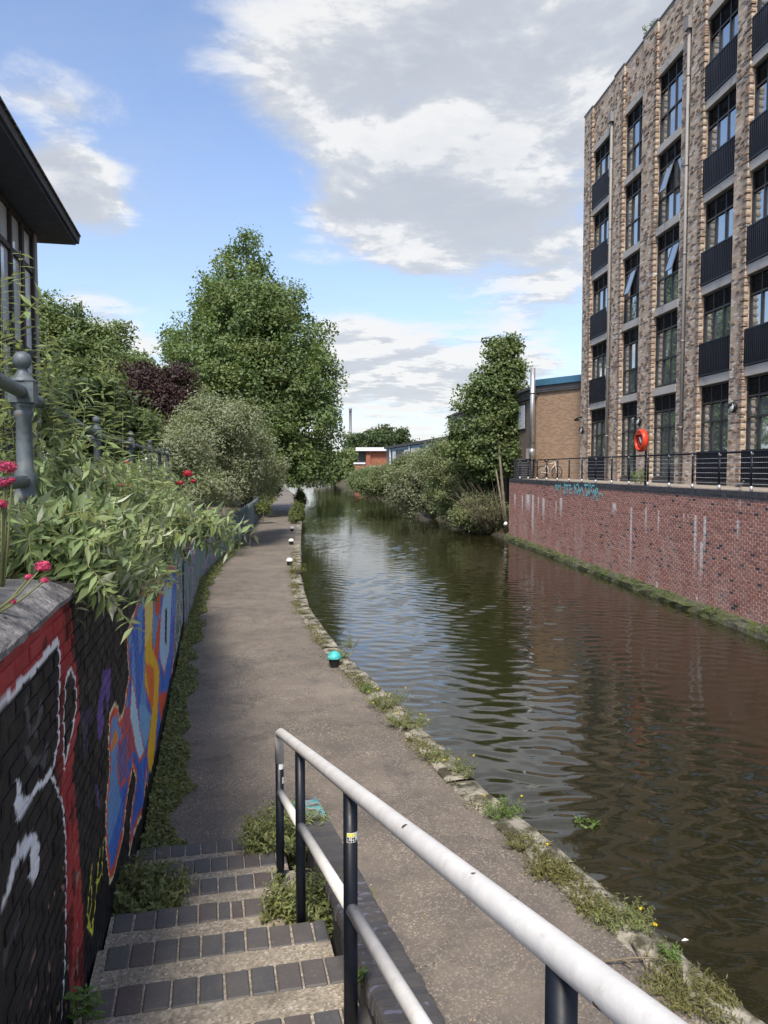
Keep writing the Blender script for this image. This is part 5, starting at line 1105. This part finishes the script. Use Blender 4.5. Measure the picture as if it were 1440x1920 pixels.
# ---- near shrub (buddleia) over the graffiti wall
def lance(n=5):
    vs = []; fs = []; wp = [.06, .62, 1.0, .72, .30, 0.0]; k = len(wp)
    for i in range(k):
        t_ = i / (k - 1); dz = -.16 * t_ * t_; fold = .05 * wp[i]
        vs += [(-.5 * wp[i], t_, dz + fold), (0, t_, dz), (.5 * wp[i], t_, dz + fold)]
    for i in range(k - 1): a = i * 3; fs += [(a, a + 1, a + 4, a + 3), (a + 1, a + 2, a + 5, a + 4)]
    return np.array(vs), np.array(fs)
LV, LF = lance()
def bez(a, b_, c, t_): return a * (1 - t_) ** 2 + b_ * 2 * t_ * (1 - t_) + c * t_ ** 2
def leafy(parent, stems, m, seed, L=(.07, .12), ratio=.27, gap=.040, start=.25, stem_m='green_stem', singles=0, stem_r=.006, stemname='stems', whorl=2, splay=.75):
    rng = np.random.default_rng(seed); mb = MB(); Vs, Fs, Cs, nb_ = [], [], [], 0; S = []
    for (a, b_, c) in stems:
        a, b_, c = (np.array(q, float) for q in (a, b_, c)); ln = np.linalg.norm(b_ - a) + np.linalg.norm(c - b_); n = max(4, int(ln / gap))
        mb.tube([tuple(bez(a, b_, c, t_)) for t_ in np.linspace(0, 1, 7)], [stem_r * (1.25 - t_) for t_ in np.linspace(0, 1, 7)], 5)
        tone = rng.random()
        for i in range(n):
            t_ = start + (1 - start) * (i + .5) / n; p = bez(a, b_, c, t_); d = 2 * (1 - t_) * (b_ - a) + 2 * t_ * (c - b_); d /= np.linalg.norm(d) + 1e-9
            s1 = np.cross(d, rng.normal(size=3)); s1 /= np.linalg.norm(s1) + 1e-9
            for w_ in range(whorl):
                sd = s1 * (1 if w_ == 0 else -1) if whorl == 2 else np.cross(d, rng.normal(size=3)); sd = sd / (np.linalg.norm(sd) + 1e-9)
                ax = d * (1 - splay) + sd * splay + np.array([0, 0, -.10]) + rng.normal(size=3) * .16; ax /= np.linalg.norm(ax)
                nn = np.array([0, 0, 1.0]) + d * .35 + rng.normal(size=3) * .40; nn -= ax * nn.dot(ax); nn /= np.linalg.norm(nn) + 1e-9; bx = np.cross(ax, nn)
                l_ = rng.uniform(*L) * (1.0 if t_ < .8 else .75); S.append((p, bx, ax, nn, l_, l_ * ratio * rng.uniform(.85, 1.2), min(1, tone * .5 + rng.random() * .5), rng.random() ** 3))
    if stemname: mb.build(stemname, stem_m, parent)
    off = np.array(LOC[parent]) if parent is not None else 0
    idx = set()
    if singles:
        dist = [np.linalg.norm(s[0] - np.array([0, 0, EYE])) for s in S]; idx = set(np.argsort(dist)[:singles].tolist())
        ml = []
        for j in range(6):
            me = fastmesh('leaf', LV * np.array([1, 1, 1]), LF, True); colattr(me, np.tile([j / 5, (j % 3) * .25, 0], (len(LV), 1))); ml.append(me)
        for j in idx:
            p, bx, ax, nn, l_, w_, tv, ty = S[j]; o = link('leaf', ml[int(tv * 5.99)], m, parent)
            M = Matrix(((bx[0] * w_, ax[0] * l_, nn[0] * l_, p[0] - off[0]), (bx[1] * w_, ax[1] * l_, nn[1] * l_, p[1] - off[1]), (bx[2] * w_, ax[2] * l_, nn[2] * l_, p[2] - off[2]), (0, 0, 0, 1))); o.matrix_local = M
    for j, (p, bx, ax, nn, l_, w_, tv, ty) in enumerate(S):
        if j in idx: continue
        V = p + LV[:, :1] * bx * w_ + LV[:, 1:2] * ax * l_ + LV[:, 2:] * nn * l_; Vs.append(V); Fs.append(LF + nb_); nb_ += len(LV); Cs.append(np.tile([tv, ty, 0], (len(LV), 1)))
    me = fastmesh('foliage', np.concatenate(Vs) - off, np.concatenate(Fs), True); colattr(me, np.concatenate(Cs)); o = link('foliage', me, m, parent)
    if singles: o['kind'] = 'stuff'
    return o
r7 = random.Random(17)
def WX(y): return WL0 + WLS * y
stems = []
for i in range(270):                     # spilling over the coping
    y = 4.15 + 8.6 * r7.random() ** 1.35; f = r7.random(); a = (WX(y) - r7.uniform(.25, .6), y, 2.98); e = (WX(y) + r7.uniform(-.15, .42), y + r7.uniform(-.5, .4), r7.uniform(2.72, 3.3) - .25 * (y > 5.5) * r7.random())
    stems.append((a, ((a[0] + e[0]) / 2, (a[1] + e[1]) / 2, max(a[2], e[2]) + r7.uniform(.15, .4)), e))
for i in range(190):                      # body of the shrub above the wall
    y = 5.3 + 8 * r7.random() ** 1.2; a = (WX(y) - r7.uniform(.25, .9), y, 2.98); e = (a[0] + r7.uniform(-.25, .45), y + r7.uniform(-.5, .5), r7.uniform(3.15, 3.75))
    stems.append((a, ((a[0] + e[0]) / 2, (a[1] + e[1]) / 2, e[2] + r7.uniform(-.1, .1)), e))
for px, py, Y in ((190, 645, 6.3), (165, 700, 6.8), (215, 690, 6.6), (230, 770, 6.4), (140, 760, 6.5), (270, 770, 7.0), (205, 800, 6.0), (120, 720, 7.2), (285, 820, 7.2), (330, 850, 7.6), (260, 850, 6.2), (310, 880, 6.6), (355, 910, 6.9)):   # upright shoots
    p = at_y(px, py, Y); a = (p.x - .05 + r7.uniform(-.2, .1), Y, 2.9); stems.append((a, ((a[0] * .6 + p.x * .4), Y, (a[2] + p.z) / 2), tuple(p)))
p = at_y(482, 1008, 5.9); a = (-2.3, 5.9, 2.95); stems.append((a, (-1.75, 5.9, 3.28), tuple(p)))
for px, py, Y, f in ((440, 965, 5.7, .5), (470, 985, 6.0, .6), (430, 1040, 5.8, .55), (400, 955, 5.8, .4), (460, 1030, 6.0, .7), (415, 985, 5.6, .5), (380, 1010, 5.7, .4), (448, 1000, 5.8, .6), (400, 1030, 5.8, .5), (372, 960, 5.9, .3), (345, 985, 5.8, .3), (360, 1040, 6.0, .3)):
    q = at_y(px, py, Y); s = bez(np.array(a), np.array((-1.75, 5.9, 3.28)), np.array(p), f); stems.append((tuple(s), tuple((s + np.array(q)) / 2 + np.array([0, 0, .05])), tuple(q)))
bd = thing('buddleia_bush', 'leafy buddleia spilling over the top of the graffiti wall', 'bush', (-2.4, 6.5, 2.8))
leafy(bd, stems, 'leaf_bud', 5, singles=300, L=(.09, .17), gap=.047, ratio=.27)
stems = []
for px, py, Y in ((38, 470, 5.6), (70, 560, 5.7), (85, 620, 5.6), (112, 650, 5.8), (2, 520, 5.6), (10, 640, 5.5), (95, 730, 5.7), (130, 690, 6.0), (20, 600, 5.7), (100, 800, 5.6), (140, 800, 5.7), (5, 760, 5.4), (118, 870, 5.4), (150, 880, 5.5), (95, 900, 5.3)):
    p = at_y(px, py, Y); a = (p.x - .1 + r7.uniform(-.1, .1), Y + .25, 2.9); stems.append((a, ((a[0] * .55 + p.x * .45), Y + .15, (a[2] + p.z) / 2), tuple(p)))
    for k in range(3): s = bez(np.array(a), np.array(stems[-1][1]) if k == 0 else np.array(((a[0] + p.x) / 2, Y + .1, (a[2] + p.z) / 2)), np.array(p), .45 + .17 * k); e = s + np.array([r7.uniform(-.25, .28), r7.uniform(-.15, .15), r7.uniform(.08, .25)]); stems.append((tuple(s), tuple((s + e) / 2), tuple(e)))
b2 = thing('tall_buddleia', 'tall thin buddleia shoots rising past the first railing post', 'bush', (-2.3, 4.7, 2.8)); leafy(b2, stems, 'leaf_bud', 6, L=(.09, .16), gap=.055, start=.2, ratio=.30)
stems = []
for i in range(70):                      # low leaves on the bed behind the near coping
    y = r7.uniform(2.7, 5.2); a = (WX(y) - r7.uniform(.30, .9), y, 2.95); e = (a[0] + r7.uniform(-.1, .16), y + r7.uniform(-.2, .2), r7.uniform(3.1, 3.42)); stems.append((a, (a[0], y, e[2]), e))
b3 = thing('valerian_bed', 'low green leaves growing on the bed behind the stone coping', 'plant', (-1.9, 3.8, 2.8)); leafy(b3, stems, 'leaf_bud', 8, L=(.07, .12), gap=.045, ratio=.36, start=.1)
def petals(parent, c, r, n, m, seed, size=.012, name='flower_head', flat=.7):
    rng = np.random.default_rng(seed); d = unit(rng.normal(size=(n, 3))); C = np.array(c) + d * (r * (.55 + .45 * rng.random((n, 1)))) * np.array([1, 1, flat])
    V, Fq = leaf_quads(C, unit(d + rng.normal(size=d.shape) * .4), np.full(n, size) * (.7 + .6 * rng.random(n)), np.full(n, size * .8), rng); off = np.array(LOC[parent]); return link(name, fastmesh(name, V - off, Fq), m, parent)
def flower(name, label, heads, root, m, seed, group=None):
    t_ = thing(name, label, 'flower', root, group)
    for i, (px, py, Y, r) in enumerate(heads):
        p = at_y(px, py, Y); MB().tube([root, (root[0] * .4 + p.x * .6, root[1] * .4 + p.y * .6, root[2] * .5 + p.z * .5), tuple(p)], [.006, .005, .004], 6).build('stem', 'green_stem', t_); petals(t_, tuple(p), r, int(90 + r * 9000), m, seed + i, size=.010 if Y < 5 else .02)
    return t_
q = at_y(5, 1150, 2.95)
flower('valerian_flower', 'pink valerian flower leaning over the stone coping', [(80, 1062, 3.1, .032), (55, 1082, 3.1, .018), (84, 1088, 3.1, .016), (25, 1128, 3.05, .012)], (q.x - .1, 3.0, 3.0), 'pink_petal', 90, 'valerian flowers')
flower('valerian_flower', 'pink valerian flower at the left edge beside the railing post', [(14, 875, 3.6, .045), (8, 905, 3.6, .03), (3, 945, 3.6, .03), (22, 900, 3.6, .018)], (at_y(0, 1090, 3.7).x, 3.7, 2.9), 'pink_petal', 100, 'valerian flowers')
flower('valerian_flower', 'red valerian flowers among the far buddleia leaves', [(352, 888, 12, .075), (338, 905, 12, .05), (362, 902, 12.2, .04)], (at_y(345, 960, 12.2).x, 12.2, 2.75), 'red_petal', 110, 'valerian flowers')
flower('valerian_flower', 'small red valerian heads between the railing posts', [(238, 868, 8.2, .022), (228, 910, 8.0, .022), (240, 912, 8.0, .02)], (at_y(235, 980, 8.3).x, 8.3, 2.8), 'red_petal', 120, 'valerian flowers')

# ---- weeds
def clump(name, label, c, rad, h, n, m, seed, L=(.03, .06), group=None, flowers=0, ratio=.35, gap=.03, cat='weed', spread=.9, fm='yellow_petal'):
    t_ = thing(name, label, cat, c, group); rr_ = random.Random(seed); st = []; tips = []
    for i in range(n):
        a = rr_.uniform(0, 6.28); q_ = rad * math.sqrt(rr_.random()); b_ = (c[0] + q_ * math.cos(a) * .6, c[1] + q_ * math.sin(a) * .6, c[2]); hh = h * rr_.uniform(.45, 1.1) * (1.1 - .4 * q_ / rad)
        e = (c[0] + q_ * math.cos(a) * (1 + spread * .4), c[1] + q_ * math.sin(a) * (1 + spread * .4), c[2] + hh); st.append((b_, ((b_[0] + e[0]) / 2, (b_[1] + e[1]) / 2, c[2] + hh * .75), e)); tips.append(e)
    leafy(t_, st, m, seed, L=L, ratio=ratio, gap=gap, start=.12, stem_r=.0025, whorl=2, splay=.65)
    for i in range(flowers):
        e = tips[i % len(tips)]; e = (e[0], e[1], e[2] + h * .18); MB().tube([(tips[i % len(tips)]), e], .002, 4).build('flower_stalk', 'green_stem', t_); petals(t_, e, .014, 26, fm, seed + i, .012)
    return t_
G1 = 'weed clumps on the steps'
c = at_z(250, 1700, .42); clump('weed_clump', 'green weed clump at the wall foot on the left of the steps', (c.x + .04, c.y + .08, .40), .30, .27, 170, 'leaf_verge', 201, group=G1, L=(.035, .07))
c = at_z(525, 1600, .15); clump('weed_clump', 'weed clump with one yellow flower around the handrail end post', (c.x + .03, c.y + .05, .12), .33, .44, 190, 'leaf_verge', 202, group=G1, flowers=3, L=(.035, .07))
c = at_z(572, 1745, .50); clump('weed_clump', 'large brownish weed clump between the steps and the low wall', (c.x + .06, c.y + .1, .45), .30, .38, 210, 'leaf_verge', 203, group=G1, L=(.035, .07))
c = at_z(150, 1915, .95); clump('weed_clump', 'small broad-leaved weed at the bottom left against the painted wall', (c.x, c.y, .92), .09, .22, 7, 'leaf_fresh', 204, group=G1, L=(.05, .08))
c = at_z(700, 1905, .95); clump('weed_clump', 'tiny weed between the low wall and the third handrail post', (c.x - .05, c.y, 1.1), .05, .10, 7, 'leaf_fresh', 205, group=G1)
G2 = 'weeds along the stone canal edge'
EW = [(640, 1232, .20, .20, 26, 1, 'leaf_weed', 'weed tuft behind the teal bollard'), (655, 1215, .15, .26, 14, 1, 'leaf_weed', 'wispy weed leaning over the water behind the teal bollard'), (690, 1297, .15, .14, 26, 0, 'leaf_fresh', 'small green tuft just past the teal bollard'), (725, 1325, .26, .28, 40, 7, 'leaf_weed', 'weed clump with most yellow flowers on the canal edge'), (768, 1362, .26, .24, 44, 4, 'leaf_weed', 'bushy weed clump right after the yellow-flowered one'), (820, 1430, .14, .22, 22, 0, 'leaf_weed', 'narrow upright tuft at the middle of the stone edge'), (866, 1455, .15, .24, 20, 3, 'leaf_weed', 'pale tuft topped with two yellow flowers'),
      (945, 1532, .17, .20, 30, 2, 'leaf_fresh', 'bright leafy weed on the mossy part of the edge'), (985, 1590, .17, .14, 34, 1, 'leaf_grass', 'yellowish weed mat before the broken coping'), (1035, 1638, .19, .11, 60, 0, 'leaf_grass', 'dry grass cushion by the broken coping stone'), (1105, 1700, .16, .07, 36, 0, 'leaf_grass', 'flat mossy growth along the pale coping stone'), (1165, 1730, .20, .15, 54, 3, 'leaf_weed', 'leafy weed beside the fallen twig'), (1255, 1800, .09, .14, 16, 0, 'leaf_fresh', 'upright green sprig near the fallen twig'), (1285, 1860, .22, .09, 80, 0, 'leaf_grass', 'large dry grass mat at the lower right edge'), (1350, 1880, .09, .08, 14, 0, 'leaf_grass', 'small yellow sprig on the lowest coping stone')]
for i, (px, py, rd, h, n, fl_, m_, lab) in enumerate(EW):
    c = at_z(px, py, .0); clump('edge_weed', lab, (c.x, c.y, .0), rd * 1.1, h, int(n * 1.7), 'leaf_verge' if m_ == 'leaf_weed' else m_, 220 + i, group=G2, flowers=fl_, L=(.025, .05), ratio=.28)
c = at_z(554, 1075, .0); clump('edge_weed', 'pale sprig beside the nearest white bollard', (c.x, c.y, .0), .3, .4, 26, 'leaf_grass', 262, group=G2, L=(.05, .09), gap=.04)
for i, (items, Y, m_, lab) in enumerate((([(557, 958, 12, 16), (562, 968, 9, 10), (552, 970, 9, 9, -2)], 52, 'leaf_weed', 'tall grassy weeds at the water side where the path narrows'), ([(562, 932, 9, 14), (566, 942, 8, 9, -3)], 64, 'leaf_grass', 'farther tall weeds with yellow tops at the water side'))):
    L = lobes_px(items, Y); t_ = thing('edge_weed', lab, 'weed', (L[0][0][0], Y, 0), G2); crown('foliage', t_, L, 130, 40, .17, m_, 270 + i, sig=.14, aspect=.22, droop=-1.2, inner=.2, zmin=0)
# strip of small weeds along the foot of the wall and fence: beyond counting
rng = np.random.default_rng(303); n = 26000; yy = 6.3 + (rng.random(n) ** 1.5) * 30; wv_ = .10 + .30 * vnoise(yy, yy * 0, 1.3, 41) + .14 * vnoise(yy, yy * 0, 5.1, 42); xo = rng.random(n) ** 1.3 * np.clip(wv_, .12, .62)
X = np.array([wallX(v_) for v_ in yy]) + .03 + xo; pt = 3 * vnoise(yy, xo, 2.2, 43) - 1.5; hgt = (.05 + .11 * rng.random(n) * (1.2 + .5 * pt)) * (1 - xo / .75)
C = np.stack([X, yy, np.maximum(.01, hgt * rng.random(n) ** .7)], -1); N_ = unit(np.array([.3, -.2, 1.0]) + rng.normal(size=(n, 3)) * .6); Lr = .035 + .035 * rng.random(n) + yy * .0008
V, Fq = leaf_quads(C, N_, Lr, Lr * .42, rng); me = fastmesh('wall_foot_weeds', V, Fq); tc = np.zeros((n, 3)); tc[:, 0] = rng.random(n) * .8; tc[:, 1] = (vnoise(yy, xo * 4, 2.5, 44) > .45) * rng.random(n); colattr(me, np.repeat(tc, 4, 0))
setp(link('wall_foot_weeds', me, 'leaf_verge'), 'strip of low weeds along the foot of the graffiti wall', 'weeds', kind='stuff')
# thin moss and grass in the joint between asphalt and stones
n = 26000; yy = 2.6 + rng.random(n) ** 1.4 * 30; dn = .30 + .12 * rng.normal(size=n) * .8; pt = np.sin(yy * 4.1) + np.sin(yy * 1.9 + 2) + np.sin(yy * 9.7) * .6; k = rng.random(n) < np.clip(.32 + .38 * pt, .05, 1); yy, dn = yy[k], dn[k]; n = len(yy)
X = np.array([edgeX(v_) for v_ in yy]) - np.clip(dn, .05, .55); C = np.stack([X, yy, .03 + .035 * rng.random(n)], -1); Lr = .022 + .03 * rng.random(n); V, Fq = leaf_quads(C, unit(np.array([0, 0, .6]) + rng.normal(size=(n, 3)) * .6), Lr, Lr * .35, rng); me = fastmesh('edge_moss', V, Fq); tc = np.zeros((n, 3)); tc[:, 0] = rng.random(n); tc[:, 1] = rng.random(n) * .6; colattr(me, np.repeat(tc, 4, 0))
setp(link('edge_moss', me, 'leaf_grass'), 'moss and dry grass in the joint of the canal edge', 'moss', kind='stuff')
n = 1500; yy = 2.5 + rng.random(n) ** 1.6 * 26; tt = rng.beta(.55, .55, n); xl = np.array([wallX(v_) + .45 if v_ > 8.2 else -.62 - .2 * (v_ - 8) for v_ in yy]); xr = np.array([edgeX(v_) - .38 for v_ in yy]); C = np.stack([xl + (xr - xl) * tt, yy, .004 + .006 * rng.random(n)], -1); Lr = .010 + .022 * rng.random(n) ** 2
V, Fq = leaf_quads(C, unit(np.array([0, 0, 1.0]) + rng.normal(size=(n, 3)) * .25), Lr, Lr * .5, rng); me = fastmesh('path_litter', V, Fq); tc = np.zeros((n, 3)); tc[:, 0] = rng.random(n); tc[:, 1] = rng.random(n); colattr(me, np.repeat(tc, 4, 0)); setp(link('path_litter', me, 'leaf_litter'), 'scattered dry leaf bits and grit on the towpath', 'litter', kind='stuff')
# moss tufts on the ledge of the canal wall
n = 5000; ss = 17 + rng.random(n) * 25; ou = rng.random(n) * .18; C = np.array([CW(a, .02 + b_, -.0 - b_ * .9 + .03 * rng.random()) for a, b_ in zip(ss, ou)]); Lr = .03 + .04 * rng.random(n); k = (np.sin(ss * 2.3) + np.sin(ss * 5.1 + 1) + rng.normal(size=n) * .5) > .5; C, Lr = C[k], Lr[k]; n = len(C)
V, Fq = leaf_quads(C, unit(np.array([-.5, -.3, .8]) + rng.normal(size=(n, 3)) * .5), Lr, Lr * .5, rng); me = fastmesh('ledge_moss', V, Fq); tc = np.zeros((n, 3)); tc[:, 0] = rng.random(n) * .7; colattr(me, np.repeat(tc, 4, 0)); setp(link('ledge_moss', me, 'leaf_weed'), 'green moss growing on the ledge at the foot of the canal wall', 'moss', kind='stuff')
p = CW(26.9, -.9, 3.06); clump('terrace_weed', 'self-seeded green weed on the terrace under the lifebuoy', p, .28, .55, 26, 'leaf_fresh', 280, L=(.07, .11), gap=.05)
p = AP(31.2, -.5, 20.4); clump('roof_weed', 'spindly weed growing on the apartment parapet', p, .35, .8, 26, 'leaf_weed', 281, L=(.08, .14), gap=.08)
p = at_z(1100, 1542, -.29); clump('floating_weed', 'light green weed floating on the canal', (p.x, p.y, -.3), .11, .03, 9, 'leaf_fresh', 282, L=(.05, .09), gap=.05, cat='weed')

# ================================================================== SMALL THINGS
def bollard(px, py, label, capm):
    p = at_z(px, py, 0.0); t_ = thing('mooring_bollard', label, 'bollard', (p.x, p.y, 0), 'mooring bollards along the canal edge')
    MB().lathe((p.x, p.y, 0), [(.088, -.02), (.092, .02), (.102, .13), (.112, .158)], 20).build('base', 'bollard_black', t_)
    MB().lathe((p.x, p.y, 0), [(.112, .150), (.132, .154), (.136, .168), (.128, .20), (.108, .238), (.074, .268), (.034, .284), (.004, .288)], 22).build('cap', capm, t_)
    MB().tube([(p.x - .03, p.y - .04, .272), (p.x, p.y - .05, .282), (p.x + .03, p.y - .04, .272)], .008, 6).build('lug', capm, t_)
bollard(627, 1250, 'teal-topped mooring bollard, nearest of the row', 'bollard_teal')
for px, py, lab in ((543, 1060, 'white-topped mooring bollard, second of the row after the teal one'), (546, 1021, 'white-topped mooring bollard in the middle of the row'), (547.5, 996, 'white-topped mooring bollard, last but one of the row'), (548.5, 980, 'farthest white-topped mooring bollard')): bollard(px, py, lab, 'bollard_white')
tw = thing('fallen_twig', 'dry forked twig lying across the canal edge', 'twig', at_z(1190, 1800, .02)); mb = MB()
for a, c in (((1132, 1803), (1245, 1796)), ((1185, 1770), (1215, 1815)), ((1205, 1800), (1225, 1765)), ((1160, 1800), (1190, 1812))): p, q = at_z(*a, .035), at_z(*c, .06); mb.tube([tuple(p), tuple(p.lerp(q, .5) + Vector((0, 0, .015))), tuple(q)], [.009, .008, .004], 6)
mb.build('twig', 'dead_twig', tw)
p = at_z(1285, 1763, -.293); ft = thing('floating_feather', 'small white feather floating on the dark water', 'feather', (p.x, p.y, -.3)); MB().tube([(p.x - .03, p.y, -.297), (p.x, p.y + .004, -.290), (p.x + .03, p.y + .01, -.296)], [.004, .012, .003], 8).build('vane', 'feather', ft)
p = at_y(1, 955, 43.0); mb = MB(); p = CW(42.25, .12, .55); bg_ = thing('litter_bag', 'crumpled white bag caught beside the end of the canal wall', 'bag', p); 
vs = []; n = 8; rbg = random.Random(6)
for i in range(6):
    for k in range(n): a = 2 * math.pi * k / n; r_ = .13 * math.sin(math.pi * (i + .35) / 5.7) * rbg.uniform(.75, 1.2); vs.append((p[0] + r_ * math.cos(a), p[1] + r_ * math.sin(a), p[2] - .13 + .05 * i))
mb._add(vs, [(i * n + k, i * n + (k + 1) % n, (i + 1) * n + (k + 1) % n, (i + 1) * n + k) for i in range(5) for k in range(n)], True); mb.build('sack', 'white_plastic', bg_)
